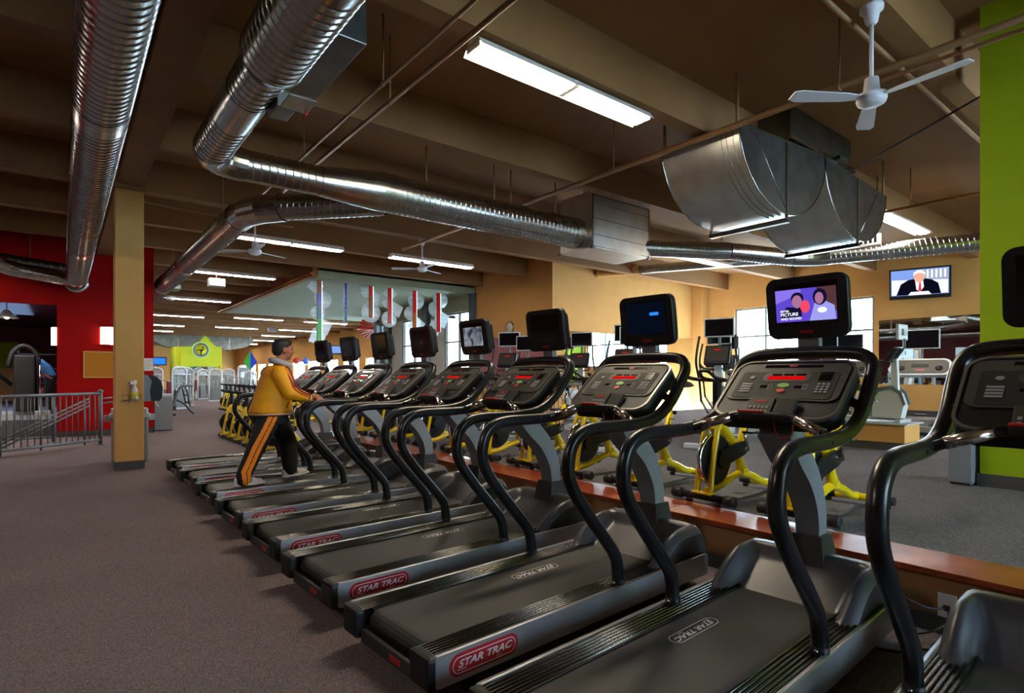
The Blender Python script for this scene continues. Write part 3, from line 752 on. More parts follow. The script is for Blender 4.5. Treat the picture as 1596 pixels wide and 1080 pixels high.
# ---- twin return boots: two half round troughs under one riser
def boots(label, loc, sc):
    R = thing('return_duct', label, 'duct', loc); R.scale = sc
    def wing(cx, sgn):
        N = 14
        prof = [(cx + sgn*(-1.12)*math.cos(math.pi*i/N), 4.30 - 0.94*math.sin(math.pi*i/N) + (0.13*i/N)) for i in range(N+1)]
        g = MB(); y0, y1 = 3.53, 4.60
        vs = [(p[0], yv, p[1]) for p in prof for yv in (y0, y1)]
        g.add(vs, [(2*i, 2*i+1, 2*i+3, 2*i+2) for i in range(N)], 0, True)
        s = g.build('curved_sheet', 'sheet_metal', R)
        for yv in (y0, y1):
            c = MB(); c.add([(p[0], yv, p[1]) for p in prof], [tuple(range(N+1))]); sd = c.build('side_sheet', 'galvanized_dark', R)
            e = MB().tube([(p[0], yv, p[1]) for p in prof], 0.010, 6); e.build('edge_seam', 'galvanized', sd)
            MB().box(cx-0.018, cx+0.018, yv-0.014, yv+0.014, 3.36, 4.34).build('joint_flange', 'galvanized', sd)
            MB().tube([(cx-sgn*0.75, yv-0.004, 4.25), (cx-sgn*0.05, yv-0.004, 3.5)], 0.005, 6).build('crease', 'galvanized', sd)
        MB().box(cx-0.03, cx+0.03, y0-0.02, y1+0.02, 3.335, 3.372).build('bottom_flange', 'boot_black', R)
        MB().box(cx-0.012, cx+0.052, y0-0.02, y1+0.02, 3.322, 3.336).build('bottom_lip', 'galvanized', R)
        for q in (0.28, 0.56, 0.78):
            i = int(q*N/2); p = prof[i]
            MB().tube([(prof[j][0], y0+0.25*q*1.2, prof[j][1]-0.003) for j in range(0, N//2+1)], 0.004, 5).build('sheet_seam', 'galvanized_dark', s)
    wing(7.20, 1); wing(9.38, -1)
    MB().box(7.36, 9.22, 3.56, 4.57, 4.43, 4.875).build('riser', 'galvanized_dark', R)
    MB().box(7.30, 9.28, 3.51, 3.56, 4.41, 4.46).build('riser_flange', 'galvanized', R)
    MB().bbox(8.55, 8.80, 3.44, 3.51, 4.42, 4.48, 0.008).build('junction_box', 'boot_black', R)
    for x in (6.1, 10.47):
        for yv in (3.56, 4.57): MB().cyl((x, yv, 4.28), (x, yv, 4.87), 0.018, 8).build('hanger_rod', 'tan_pipe', R)
    return R
boots('pair of big square sheet metal elbows hanging under the ceiling near the fan', (0,0,0), (1,1,1))
b2 = boots('pair of far sheet metal elbows spread like wings behind the lime kiosk', (-4.55, 44.0, 0.0), (1.55, 1.0, 1.0))

# ---- ceiling fans, blades at rest
def fan(label, loc, ztop, drop):
    R = thing('ceiling_fan', label, 'fan', loc, 0, 'white ceiling fans')
    h = ztop - drop
    MB().lathe([(0.0,ztop),(0.085,ztop),(0.085,ztop-0.035),(0.06,ztop-0.05),(0.045,ztop-0.13),(0.028,ztop-0.15)], n=20).build('canopy', 'white_plastic', R)
    MB().cyl((0,0,h+0.10), (0,0,ztop-0.10), 0.016, 10).build('rod', 'white_plastic', R)
    m = MB().lathe([(0.03,h+0.16),(0.05,h+0.15),(0.062,h+0.03),(0.105,h+0.02),(0.11,h-0.005),(0.10,h-0.01),(0.11,h-0.02),(0.10,h-0.05),(0.06,h-0.07),(0.0,h-0.075)], n=24).build('motor', 'white_plastic', R)
    for k in range(3):
        T = Matrix.Rotation(math.radians(120*k + 25), 4, 'Z') @ Matrix.Translation((0,0,h-0.005)) @ Matrix.Rotation(math.radians(9), 4, 'X')
        pl = [(0.10,-0.03),(0.22,-0.055),(0.60,-0.075),(0.66,-0.05),(0.66,0.05),(0.60,0.065),(0.22,0.05),(0.10,0.03)]
        MB().prism(pl, -0.004, 0.004, 'z', T=T).build('blade', 'white_plastic', R)
    return R
fan('white ceiling fan on a long rod hanging close by near the green wall', (5.11,1.82,0), 4.35, 0.73)
fan('small white ceiling fan below the bend of the far spiral duct', (2.72,10.94,0), 4.35, 0.72)
fan('small white ceiling fan in front of the tan pier, by a light', (6.13,10.94,0), 4.35, 0.64)

# ---- pipes
def pipe(name, label, pts, r, mt='tan_pipe', hang=()):
    R = thing(name, label, 'pipe')
    MB().tube(pts, r, 10).build('pipe', mt, R)
    for x, yv, z in hang:
        MB().cyl((x, yv, z), (x, yv, 4.88), 0.009, 6).build('hanger_rod', mt, R)
        MB().lathe([(r+0.006,-0.012),(r+0.006,0.012)], (x, yv, z), 10, axis='y').build('pipe_clamp', mt, R)
pipe('sprinkler_pipe', 'tan pipe running overhead between the fat duct and the bright lamp', [(2.65,-6.9,4.2),(2.65,12,4.2)], 0.024, hang=[(2.65,3.0,4.2),(2.65,5.4,4.2),(2.65,9.2,4.2)])
pipe('sprinkler_pipe', 'thinner tan pipe beside it, nearer the fat duct', [(2.43,-6.9,4.2),(2.43,12,4.2)], 0.018, hang=[(2.43,5.1,4.2),(2.43,7.4,4.2)])
pipe('sprinkler_pipe', 'long tan pipe passing below the near fan toward the metal box', [(5.95,-6.9,4.2),(5.95,11.5,4.2)], 0.034, hang=[(5.95,2.4,4.2),(5.95,5.3,4.2),(5.95,7.6,4.2)])
pipe('conduit_pipe', 'thin pipe paired under the long tan pipe by the near fan', [(5.99,-6.9,4.13),(5.99,2.1,4.13)], 0.018)
pipe('conduit_pipe', 'dark thin pipe along the joist behind the crossing duct', [(2.9,8.9,4.3),(8.0,8.8,4.3)], 0.016, hang=[(6.6,8.83,4.3)])
pipe('sprinkler_pipe', 'orange lit pipe above the window wall beyond the green wall', [(11.2,1.6,4.22),(11.2,5.5,4.22)], 0.024, 'copper_pipe', hang=[(11.2,3.4,4.22),(11.2,3.9,4.22)])
pipe('conduit_pipe', 'dark thin cable run from the square ducts to the green wall', [(8.7,3.40,4.24),(7.3,1.52,4.24)], 0.012, 'boot_black')
pipe('conduit_pipe', 'copper pipe along the edge of the pale dropped ceiling', [(5.41,15.8,4.22),(5.41,28,4.22)], 0.035, 'copper_pipe')
pipe('conduit_pipe', 'tan pipe fixed along the big beam beside the left spiral duct', [(0.56,-6.9,4.30),(0.56,10,4.30)], 0.030)
pipe('conduit_pipe', 'bent tan conduit on the ceiling behind the column', smooth_path([(0.97,11.3,4.3),(1.9,11.6,4.33),(3.6,11.6,4.33)],4), 0.014)
pipe('conduit_pipe', 'thin pipe on the joist beside the near fan', [(4.0,1.98,4.30),(12,1.98,4.30)], 0.022)
def speaker(label, loc):
    R = thing('speaker_box', label, 'speaker', loc)
    MB().bbox(-0.2,0.2,-0.16,0.16,-0.16,0.06,0.012).build('housing', 'mid_grey', R)
    MB().box(-0.19,0.19,-0.165,-0.16,-0.15,-0.02).build('grille', 'mid_grey', R)
    MB().cyl((0,0,0.06),(0,0,0.3),0.015,8).build('mount', 'tan_pipe', R)
speaker('small white box speaker hanging between the nearer lights', (3.4,17.78,4.05)); speaker('small grey box speaker hanging near the far lights', (9.3,33.74,4.05))
# ------------------------------------------------------------------ yellow spin bikes (front at x=0, rear toward +x)
def spin_bike():
    R = thing('spin_bike', 'x', 'bike')
    fs = MB().cyl((0.09,-0.20,0.055),(0.09,0.20,0.055),0.030,10).build('front_stabilizer', 'black_plastic', R)
    rs = MB().cyl((1.06,-0.16,0.06),(1.06,0.16,0.06),0.030,10).build('rear_stabilizer', 'yellow_paint', R)
    for s in (-1, 1):
        MB().lathe([(0.030,0),(0.044,0.006),(0.044,0.085),(0.036,0.09)], (0.09, s*0.20 if s > 0 else -0.29, 0.055), 14, axis='y').build('transport_wheel', 'black_rubber', fs)
        MB().cyl((0.09,s*0.13,0.0),(0.09,s*0.13,0.03),0.028,10).build('level_foot', 'black_rubber', fs)
        MB().cyl((1.06,s*0.16,0.06),(1.06,s*0.27,0.06),0.034,12).build('end_cap', 'black_rubber', rs)
        MB().cyl((1.06,s*0.22,0.0),(1.06,s*0.22,0.03),0.026,10).build('level_foot', 'black_rubber', rs)
    f = MB()
    f.box(0.05, 0.13, -0.09, 0.09, 0.08, 0.092)
    for s in (-1, 1):
        f.tube(smooth_path([(0.10,s*0.062,0.085),(0.125,s*0.062,0.28),(0.175,s*0.062,0.50),(0.235,s*0.050,0.66),(0.26,s*0.035,0.70)],4), 0.024, 8)
    f.tube(smooth_path([(0.25,0,0.70),(0.36,0,0.60),(0.49,0,0.48),(0.58,0,0.40)],4), [0.040]*13, 10)
    f.tube(smooth_path([(0.12,0,0.09),(0.30,0,0.11),(0.48,0,0.165),(0.62,0,0.20),(0.70,0,0.205)],4), 0.031, 10)
    f.tube([(0.58,0,0.42),(0.615,0,0.20)], 0.035, 10)
    f.tube([(0.585,0,0.40),(0.66,0,0.53),(0.715,0,0.68)], 0.034, 10)
    f.tube(smooth_path([(0.62,0,0.20),(0.80,0,0.15),(0.95,0,0.085),(1.06,0,0.065)],4), 0.033, 10)
    f.tube([(0.60,0,0.34),(0.72,0,0.18)], 0.022, 8)
    f.tube([(0.31,0,0.53),(0.52,0,0.46)], 0.016, 8)
    fr_ = f.build('frame', 'yellow_paint', R)
    MB().prism([(0.20,0.60),(0.25,0.74),(0.31,0.755),(0.36,0.70),(0.31,0.60),(0.25,0.56)], -0.030, 0.030, 'y').build('head_plate', 'yellow_paint', fr_)
    for s in (-1, 1): MB().ball((0.155, s*0.066, 0.36), 0.014).build('axle_nut', 'yellow_paint', fr_)
    w_ = MB().lathe([(0.02,-0.03),(0.195,-0.017),(0.205,-0.016),(0.205,0.016),(0.195,0.017),(0.02,0.03)], (0.245,0,0.345), 28, axis='y').build('flywheel', 'black_plastic', R)
    MB().lathe([(0.205,-0.017),(0.221,-0.015),(0.221,0.015),(0.205,0.017)], (0.245,0,0.345), 28, axis='y', ring=True).build('wheel_rim', 'chrome', w_)
    MB().prism([(0.20,0.33),(0.24,0.28),(0.56,0.36),(0.64,0.40),(0.62,0.47),(0.55,0.48),(0.24,0.42)], -0.075, -0.045, 'y').build('chain_guard', 'black_plastic', R)
    cr = MB().cyl((0.58,-0.10,0.42),(0.58,0.10,0.42),0.022,10).build('crank', 'chrome', R)
    for s in (-1, 1):
        MB().tube([(0.58,s*0.095,0.42),(0.58+s*0.08,s*0.105,0.42-s*0.145)], 0.012, 8).build('crank_arm', 'chrome', cr)
        MB().bbox(0.58+s*0.08-0.05, 0.58+s*0.08+0.05, min(s*0.12,s*0.21), max(s*0.12,s*0.21), 0.41-s*0.145, 0.43-s*0.145, 0.006).build('pedal', 'black_plastic', cr)
        MB().tube([(0.53+s*0.08,s*0.165,0.43-s*0.145),(0.55+s*0.08,s*0.165,0.49-s*0.145),(0.62+s*0.08,s*0.165,0.48-s*0.145)], 0.006, 6).build('toe_clip', 'black_plastic', cr)
    MB().bbox(0.25,0.31,-0.026,0.026,0.73,0.99,0.008).build('handlebar_post', 'black_plastic', R)
    hb = MB().tube(smooth_path([(0.10,-0.22,1.06),(0.16,-0.23,1.03),(0.26,-0.22,1.01),(0.30,-0.12,1.00),(0.30,0.12,1.00),(0.26,0.22,1.01),(0.16,0.23,1.03),(0.10,0.22,1.06)],4), 0.017, 8).build('handlebar', 'black_rubber', R)
    MB().tube(smooth_path([(0.30,-0.07,1.0),(0.17,-0.06,1.02),(0.10,-0.04,1.07),(0.10,0.04,1.07),(0.17,0.06,1.02),(0.30,0.07,1.0)],4), 0.014, 8).build('inner_grip', 'black_rubber', hb)
    MB().lathe([(0.0,0.0),(0.034,0.0),(0.036,0.10),(0.030,0.15),(0.0,0.152)], (0.33,0.0,0.80), 12).build('bottle_cage', 'mid_grey', R)
    MB().tube([(0.712,0,0.66),(0.755,0,0.90)], 0.018, 10).build('seat_post', 'chrome', R)
    MB().ball((0.72,-0.045,0.675), 0.022).build('adjust_knob', 'black_plastic', R)
    s_ = MB().grid(lambda a, b: Vector((0.66+0.27*a, (b-0.5)*2*(0.028+0.105*max(0,min(1,(a-0.25)/0.55))**1.3), 0.965 - 0.05*(abs(b-0.5)*2)**2.5 + 0.02*a*a)), 10, 8)
    s_.grid(lambda a, b: Vector((0.66+0.27*a, (b-0.5)*2*(0.026+0.10*max(0,min(1,(a-0.25)/0.55))**1.3), 0.905 + 0.02*a)), 10, 8, flip=True).bbox(0.72,0.80,-0.03,0.03,0.89,0.93,0.006)
    s_.build('saddle', 'black_rubber', R)
    return R
B0 = spin_bike(); first = True
def bike(loc, lb, gp):
    global first
    t = B0 if first else copy_tree(B0); first = False
    t.location = loc; t['label'] = lb; t['group'] = gp
    t.rotation_euler = (0, 0, math.radians(random.uniform(-3, 3)))
for k in range(11):
    yv = 1.93 + 0.76*k
    lb = 'yellow spin bike right behind the wood ledge, ' + ('nearest one, by the cords and outlet' if k == 0 else ORD[k] + ' from the one nearest the viewer')
    bike((4.0, yv, 0.347), lb, 'yellow spin bikes behind the wood ledge')
for k in range(6):
    yv = 14.0 - 0.68*k
    bike((2.70, yv, 0.0), 'yellow spin bike in the front group past the treadmills, ' + ('outermost by the open aisle' if k == 0 else ORD[k] + ' from the aisle'), 'yellow spin bikes past the treadmills')
for k in range(14):
    yv = 25.4 - 0.72*k
    bike((4.95, yv, 0.0), 'yellow spin bike in the rear group beyond the front group, ' + ('outermost by the aisle' if k == 0 else ORD[k] + ' from the aisle'), 'yellow spin bikes in the rear group')
# ------------------------------------------------------------------ cardio machines on the raised floor
ZF = 0.342
def monitor(par, T, w_=0.46, h_=0.30, back='white_frame', face='screen_off'):
    m = MB().bbox(-0.02, 0.025, -w_/2, w_/2, -h_/2, h_/2, 0.008, T=T).build('monitor', back, par)
    MB().box(-0.022, -0.0195, -w_/2+0.02, w_/2-0.02, -h_/2+0.02, h_/2-0.02, T=T).build('monitor_screen', face, m)
    MB().bbox(0.025, 0.06, -0.08, 0.08, -0.06, 0.06, 0.008, T=T).build('monitor_back', 'light_grey', m)
    return m
def elliptical():
    """user side at -x, drum at +x"""
    R = thing('elliptical_trainer', 'x', 'elliptical')
    MB().bbox(-0.9,0.75,-0.06,0.06,0.03,0.10,0.012).bbox(-0.92,-0.82,-0.28,0.28,0.0,0.07,0.012).bbox(0.66,0.76,-0.3,0.3,0.0,0.07,0.012).build('base', 'light_grey', R)
    dr = MB().lathe([(0.02,-0.12),(0.27,-0.10),(0.31,-0.07),(0.31,0.07),(0.27,0.10),(0.02,0.12)], (0.42,0,0.42), 28, axis='y').build('drum_cover', 'white_frame', R)
    for s in (-1, 1):
        MB().lathe([(0.0,0.0),(0.16,0.0),(0.16,0.012),(0.0,0.012)], (0.42, s*0.112-0.006, 0.42), 20, axis='y').build('crank_disc', 'mid_grey', dr)
    MB().prism([(0.05,0.10),(0.72,0.10),(0.70,0.30),(0.40,0.36),(0.10,0.24)], -0.13, 0.13, 'y').build('drum_base', 'white_frame', R)
    MB().prism([(0.20,0.30),(0.34,0.34),(0.10,1.32),(0.0,1.30)], -0.055, 0.055, 'y').build('mast', 'white_frame', R)
    T = Matrix.Translation((-0.02,0,1.36)) @ Matrix.Rotation(math.radians(30),4,'Y')
    c = MB().bbox(-0.03,0.05,-0.19,0.19,-0.16,0.17,0.02,T=T).build('console', 'black_plastic', R)
    MB().box(-0.034,-0.03,-0.16,0.16,-0.12,0.14,T=T).build('console_face', 'console_face', c)
    MB().box(-0.037,-0.034,-0.05,0.05,0.07,0.09,T=T).build('led_display', 'led_red', c)
    for s in (-1, 1):
        ar = MB().tube(smooth_path([(0.22,s*0.30,0.62),(0.14,s*0.31,0.95),(-0.06,s*0.31,1.22),(-0.10,s*0.29,1.42),(-0.02,s*0.27,1.66)],5), 0.019, 8).build('swing_arm', 'black_rubber', R)
        MB().tube([(0.22,s*0.30,0.64),(0.42,s*0.20,0.36)], 0.02, 8).build('lower_arm', 'light_grey', ar)
        MB().tube([(0.46+s*0.12,s*0.17,0.40),(-0.55,s*0.17,0.22-s*0.05)], 0.024, 8).build('pedal_rail', 'light_grey', R)
        MB().bbox(-0.62,-0.26,s*0.17-0.075,s*0.17+0.075,0.23-s*0.05,0.275-s*0.05,0.012).build('foot_plate', 'black_plastic', R)
        MB().tube(smooth_path([(0.08,s*0.05,1.15),(-0.06,s*0.20,1.16),(-0.16,s*0.22,1.22)],4),0.015,8).build('fixed_grip', 'black_rubber', R)
    MB().tube([(0.05,0,1.34),(0.16,0,1.52),(0.16,0,1.72)], 0.022, 8).build('monitor_pole', 'blue_grey', R)
    monitor(R, Matrix.Translation((0.13,0,1.80)))
    return R
def far_treadmill():
    """walker faces +x"""
    R = thing('wall_treadmill', 'x', 'treadmill')
    MB().bbox(0.0,1.75,-0.40,0.40,0.06,0.18,0.02).build('deck', 'silver_panel', R)
    MB().box(0.02,1.42,-0.25,0.25,0.18,0.19).build('belt', 'belt_black', R)
    for s in (-1,1):
        MB().box(0.0,1.45,min(s*0.27,s*0.39),max(s*0.27,s*0.39),0.18,0.195).build('foot_rail', 'dark_chrome', R)
        MB().cyl((0.2,s*0.34,0.0),(0.2,s*0.34,0.07),0.04,10).build('level_foot', 'black_rubber', R)
        MB().cyl((1.6,s*0.30,0.045),(1.6,s*0.37,0.045),0.045,12).build('transport_wheel', 'mid_grey', R)
        MB().prism([(1.34,0.16),(1.48,0.16),(1.64,1.12),(1.56,1.16)], s*0.44-0.045, s*0.44+0.045, 'y').build('upright', 'blue_grey', R)
        MB().tube(smooth_path([(1.56,s*0.44,1.08),(1.36,s*0.44,1.05),(1.10,s*0.43,0.98)],4),0.022,8).build('side_grip', 'black_rubber', R)
    m = MB().prism([(1.40,0.17),(1.46,0.25),(1.60,0.31),(1.74,0.30),(1.80,0.22),(1.80,0.08),(1.40,0.08)], -0.36, 0.36, 'y').build('motor_hood', 'hood_grey', R)
    MB().box(1.505,1.575,-0.09,0.09,0.295,0.30).build('hood_label', 'logo_white', m)
    T = Matrix.Translation((1.50,0,1.20)) @ Matrix.Rotation(math.radians(38),4,'Y')
    c = MB().prism(rrect(0.98,0.40,0.13,6), -0.03, 0.06, 'x', T=T).build('console', 'white_frame', R)
    MB().prism(rrect(0.90,0.33,0.11,6), -0.036, -0.03, 'x', T=T).build('console_face', 'console_face', c)
    MB().box(-0.039,-0.036,-0.14,0.14,-0.02,0.06,T=T).build('display', 'console_inner', c)
    MB().box(-0.040,-0.037,-0.07,0.07,-0.10,-0.07,T=T).build('logo', 'logo_red', c)
    for s in (-1,1): MB().lathe([(0.0,0),(0.06,0),(0.06,0.01),(0.0,0.01)], (-0.045,s*0.30,-0.04), 16, axis='x', T=T).build('cup_holder', 'black_plastic', c)
    MB().tube([(1.62,0,1.30),(1.70,0,1.42),(1.70,0,1.60)], 0.022, 8).build('monitor_pole', 'blue_grey', R)
    monitor(R, Matrix.Translation((1.66,0,1.76)), 0.60, 0.38)
    return R
def upright_bike():
    """rider faces +x"""
    R = thing('exercise_bike', 'x', 'exercise bike')
    MB().bbox(-0.5,0.5,-0.05,0.05,0.03,0.09,0.012).bbox(-0.52,-0.44,-0.26,0.26,0.0,0.06,0.01).bbox(0.44,0.52,-0.26,0.26,0.0,0.06,0.01).build('base', 'light_grey', R)
    dr = MB().prism([(0.02,0.08),(0.48,0.08),(0.52,0.30),(0.46,0.52),(0.34,0.62),(0.18,0.60),(0.06,0.48),(0.0,0.28)], -0.11, 0.11, 'y').build('drum_cover', 'white_frame', R)
    for s in (-1,1): MB().prism([(0.0,0.09),(0.05,0.09),(0.06,0.40),(0.16,0.56),(0.33,0.605),(0.45,0.52),(0.52,0.30),(0.55,0.34),(0.49,0.56),(0.36,0.67),(0.14,0.63),(0.0,0.46),(-0.04,0.26)], s*0.115-0.012, s*0.115+0.012, 'y').build('drum_trim', 'blue_grey', dr)
    for s in (-1,1):
        a = MB().tube([(0.16,s*0.14,0.34),(0.16+s*0.10,s*0.15,0.34-s*0.13)],0.014,8).build('crank_arm', 'chrome', R)
        MB().bbox(0.16+s*0.10-0.05,0.16+s*0.10+0.05,min(s*0.16,s*0.25),max(s*0.16,s*0.25),0.33-s*0.13,0.35-s*0.13,0.006).build('pedal', 'black_plastic', a)
        MB().tube(smooth_path([(0.34,s*0.03,1.10),(0.20,s*0.16,1.12),(0.02,s*0.20,1.10)],4),0.017,8).build('handle', 'black_rubber', R)
    MB().prism([(0.30,0.58),(0.42,0.58),(0.40,1.16),(0.32,1.16)], -0.045, 0.045, 'y').build('mast', 'white_frame', R)
    T = Matrix.Translation((0.34,0,1.24)) @ Matrix.Rotation(math.radians(32),4,'Y')
    c = MB().bbox(-0.03,0.05,-0.17,0.17,-0.13,0.14,0.02,T=T).build('console', 'black_plastic', R)
    MB().box(-0.034,-0.03,-0.14,0.14,-0.10,0.11,T=T).build('console_face', 'console_face', c)
    MB().prism([(-0.30,0.10),(-0.20,0.10),(-0.26,0.80),(-0.33,0.80)], -0.04, 0.04, 'y').build('seat_post', 'light_grey', R)
    MB().ball((-0.30,0,0.86),(0.16,0.13,0.05)).build('seat', 'black_rubber', R)
    MB().tube([(0.40,0,1.20),(0.50,0,1.36),(0.50,0,1.52)], 0.02, 8).build('monitor_pole', 'blue_grey', R)
    monitor(R, Matrix.Translation((0.46,0,1.64)), 0.42, 0.28)
    return R
E0 = elliptical(); T0 = far_treadmill(); U0 = upright_bike()
def place(proto, flag, lst, gp):
    for i, (x, yv, rz, z, lb) in enumerate(lst):
        t = proto if i == 0 else copy_tree(proto)
        t.location = (x, yv, z); t.rotation_euler = (0,0,math.radians(rz)); t['label'] = lb; t['group'] = gp
place(E0, 0, [(8.0,5.0,20,ZF,'white elliptical trainer with red lit console, between the two nearest full consoles'),
 (7.7,6.6,25,ZF,'white elliptical trainer behind the dark blue glinting screen treadmill'),
 (9.9,6.2,15,ZF,'elliptical trainer with tall black arm in front of the tan corner'),
 (8.4,8.4,30,ZF,'elliptical trainer in front of the wide wall mirror, left of the glinting screen'),
 (10.2,8.3,20,ZF,'elliptical trainer in front of the wide wall mirror, right of the glinting screen'),
 (7.2,9.3,35,ZF,'elliptical trainer below the round wall clock'),
 (9.0,9.55,10,ZF,'elliptical trainer beside the mirror edge, farthest one on the raised floor'),
 (11.9,7.2,15,ZF,'elliptical trainer with dark monitor in front of the square window')], 'elliptical trainers on the raised floor')
place(T0, 0, [(11.6,3.55,10,ZF,'silver and grey treadmill facing the mirror, beside the low box'),
 (12.3,2.45,10,ZF,'grey treadmill facing the mirror, half hidden by the near handrail'),
 (11.9,5.0,10,ZF,'treadmill behind the low box, left of the silver one'),
 (13.6,6.2,10,ZF,'treadmill facing the window wall below the square window')], 'treadmills facing the window wall')
place(U0, 0, [(9.36,3.34,-90,0.722,'white and dark exercise bike standing on the low tan box'),
 (10.6,4.5,25,ZF,'white exercise bike behind the low tan box'),
 (6.3,5.4,25,ZF,'white exercise bike just behind the yellow bikes, near the red lit console'),
 (6.3,7.9,25,ZF,'white exercise bike behind the yellow bikes, second from the viewer')], 'exercise bikes on the raised floor')
U0.scale = (0.85, 0.85, 0.78)
lb = thing('display_box', 'low tan box with dark base carrying an exercise bike', 'platform')
MB().bbox(9.06,9.66,2.82,4.9,0.45,0.70,0.006).build('box_body', 'tan_paint', lb); MB().box(9.08,9.64,2.84,4.88,0.341,0.45).build('box_base', 'dark_base', lb)
MB().bbox(9.02,9.70,2.78,4.94,0.70,0.72,0.006).build('box_top', 'light_grey', lb)
# grey bin by the green wall
bn = thing('waste_cabinet', 'grey waste cabinet standing against the green wall end', 'bin', (6.95,1.635,ZF))
MB().bbox(-0.24,0.24,-0.09,0.09,0.02,0.66,0.01).build('cabinet_body', 'mid_grey', bn); MB().box(-0.22,0.22,-0.08,0.08,0.0,0.02).build('plinth', 'dark_base', bn)
MB().bbox(-0.25,0.25,-0.10,0.10,0.66,0.70,0.008).build('cabinet_lid', 'light_grey', bn); MB().box(-0.245,-0.24,-0.07,0.07,0.50,0.62).build('flap', 'dark_base', bn)
# guard rail at the end of the raised floor
gr = thing('guard_rail', 'dark picket guard rail closing the end of the raised floor', 'railing')
for z in (ZF+0.08, ZF+0.98): MB().box(4.1,10.85,10.42,10.46,z,z+0.035).build('rail', 'boot_black', gr)
for k in range(50): MB().box(4.14+0.135*k,4.152+0.135*k,10.435,10.447,ZF+0.115,ZF+0.98).build('picket', 'boot_black', gr)
for k in range(6): MB().box(4.1+1.33*k,4.14+1.33*k,10.42,10.46,ZF,ZF+1.02).build('post', 'boot_black', gr)
# wall television
tv = thing('wall_television', 'flat television on the wall showing a man in a suit with a red tie', 'television', (17.55,5.13,3.80), math.radians(0))
TT = Matrix.Rotation(math.radians(9),4,'Z') @ Matrix.Rotation(math.radians(-9),4,'Y') @ Matrix.Rotation(math.radians(1),4,'X')
hs = MB().bbox(-0.03,0.07,-0.66,0.66,-0.40,0.40,0.012,T=TT).build('screen_housing', 'black_plastic', tv)
MB().box(0.05,0.42,-0.1,0.1,-0.1,0.1).build('wall_bracket', 'boot_black', tv)
def tvp(name, poly, z, m_): return MB().prism([(-a,b) for a,b in poly], -0.0315-z-0.001, -0.0315-z, 'x', T=TT).build(name, m_, hs)   # a to the viewer's right
def circ(cx, cy, rx, ry, n=18): return [(cx+rx*math.cos(2*math.pi*i/n), cy+ry*math.sin(2*math.pi*i/n)) for i in range(n)]
for nm, c_, s_ in (('pic_blue',(120,150,215),1.0),('pic_white',(225,230,240),1.1),('pic_navy',(14,16,34),0.6),('pic_skin',(222,160,140),1.0),('pic_red',(215,40,70),1.0),('pic_grey',(150,160,180),1.0),
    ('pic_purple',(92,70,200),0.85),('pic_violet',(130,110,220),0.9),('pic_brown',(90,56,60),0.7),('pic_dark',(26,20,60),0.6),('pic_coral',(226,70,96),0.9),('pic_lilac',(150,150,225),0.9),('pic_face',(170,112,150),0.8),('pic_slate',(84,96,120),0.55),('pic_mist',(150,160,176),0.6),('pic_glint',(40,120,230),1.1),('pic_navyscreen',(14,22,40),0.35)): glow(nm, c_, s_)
tvp('screen_picture', [(-0.62,-0.30),(0.62,-0.30),(0.62,0.36),(-0.62,0.36)], 0.0, 'pic_blue')
tvp('picture_building', [(0.05,0.0),(0.60,0.0),(0.60,0.34),(0.05,0.34)], 0.001, 'pic_grey')
for k in range(5): tvp('picture_column', [(0.16+0.09*k,0.12),(0.20+0.09*k,0.12),(0.20+0.09*k,0.33),(0.16+0.09*k,0.33)], 0.002, 'pic_white')
tvp('picture_ground', [(-0.60,-0.28),(0.60,-0.28),(0.60,0.05),(-0.60,0.12)], 0.002, 'pic_white')
tvp('picture_suit', [(-0.50,-0.29),(0.46,-0.29),(0.40,-0.02),(0.26,0.08),(0.0,0.14),(-0.24,0.10),(-0.40,0.0)], 0.003, 'pic_navy')
tvp('picture_shirt', [(-0.06,-0.16),(0.02,-0.22),(0.10,-0.10),(0.08,0.10),(-0.09,0.10)], 0.004, 'pic_white')
tvp('picture_tie', [(-0.02,-0.20),(0.05,-0.20),(0.035,0.02),(0.0,0.02)], 0.005, 'pic_red')
tvp('picture_face', circ(0.0,0.16,0.115,0.14), 0.006, 'pic_skin'); tvp('picture_hair', [(-0.13,0.18),(-0.12,0.28),(-0.04,0.335),(0.06,0.335),(0.13,0.27),(0.13,0.18),(0.10,0.24),(0.0,0.27),(-0.10,0.24)], 0.007, 'pic_white')
tvp('picture_papers', [(-0.24,-0.30),(0.26,-0.30),(0.20,-0.215),(-0.18,-0.215)], 0.007, 'pic_white')

# pictures on the treadmill screens
def screen_of(t):
    for c in t.children:
        if c.name.startswith('screen_housing'):
            for g in c.children:
                if g.name.startswith('screen') and not g.name.startswith('screen_logo'): return c, g
TX = Matrix.Translation((2.03, 0.40, 1.765)) @ Matrix.Rotation(math.radians(-8), 4, 'Y')
def sp(name, poly, z, m_, hs): return MB().prism([(-a,b) for a,b in poly], -0.0368-z-0.0004, -0.0368-z, 'x', T=TX).build(name, m_, hs)
hs, _ = screen_of(TMS[1])
sp('screen_picture', [(-0.16,-0.075),(0.16,-0.075),(0.16,0.105),(-0.16,0.105)], 0, 'pic_purple', hs)
sp('picture_wall', [(-0.16,0.03),(-0.02,0.08),(-0.02,0.105),(-0.16,0.105)], 0.0006, 'pic_violet', hs)
sp('picture_shade', [(0.10,-0.02),(0.16,-0.03),(0.16,0.105),(0.06,0.105)], 0.0006, 'pic_brown', hs)
sp('picture_coat', [(0.02,-0.075),(0.155,-0.075),(0.15,0.0),(0.10,0.03),(0.05,0.02)], 0.0012, 'pic_lilac', hs)
sp('picture_hair', circ(0.078,0.052,0.036,0.045), 0.0018, 'pic_dark', hs); sp('picture_face', circ(0.075,0.045,0.022,0.032), 0.0024, 'pic_face', hs)
sp('picture_dark_coat', [(-0.14,-0.05),(-0.02,-0.05),(-0.02,0.0),(-0.10,0.01)], 0.0012, 'pic_dark', hs)
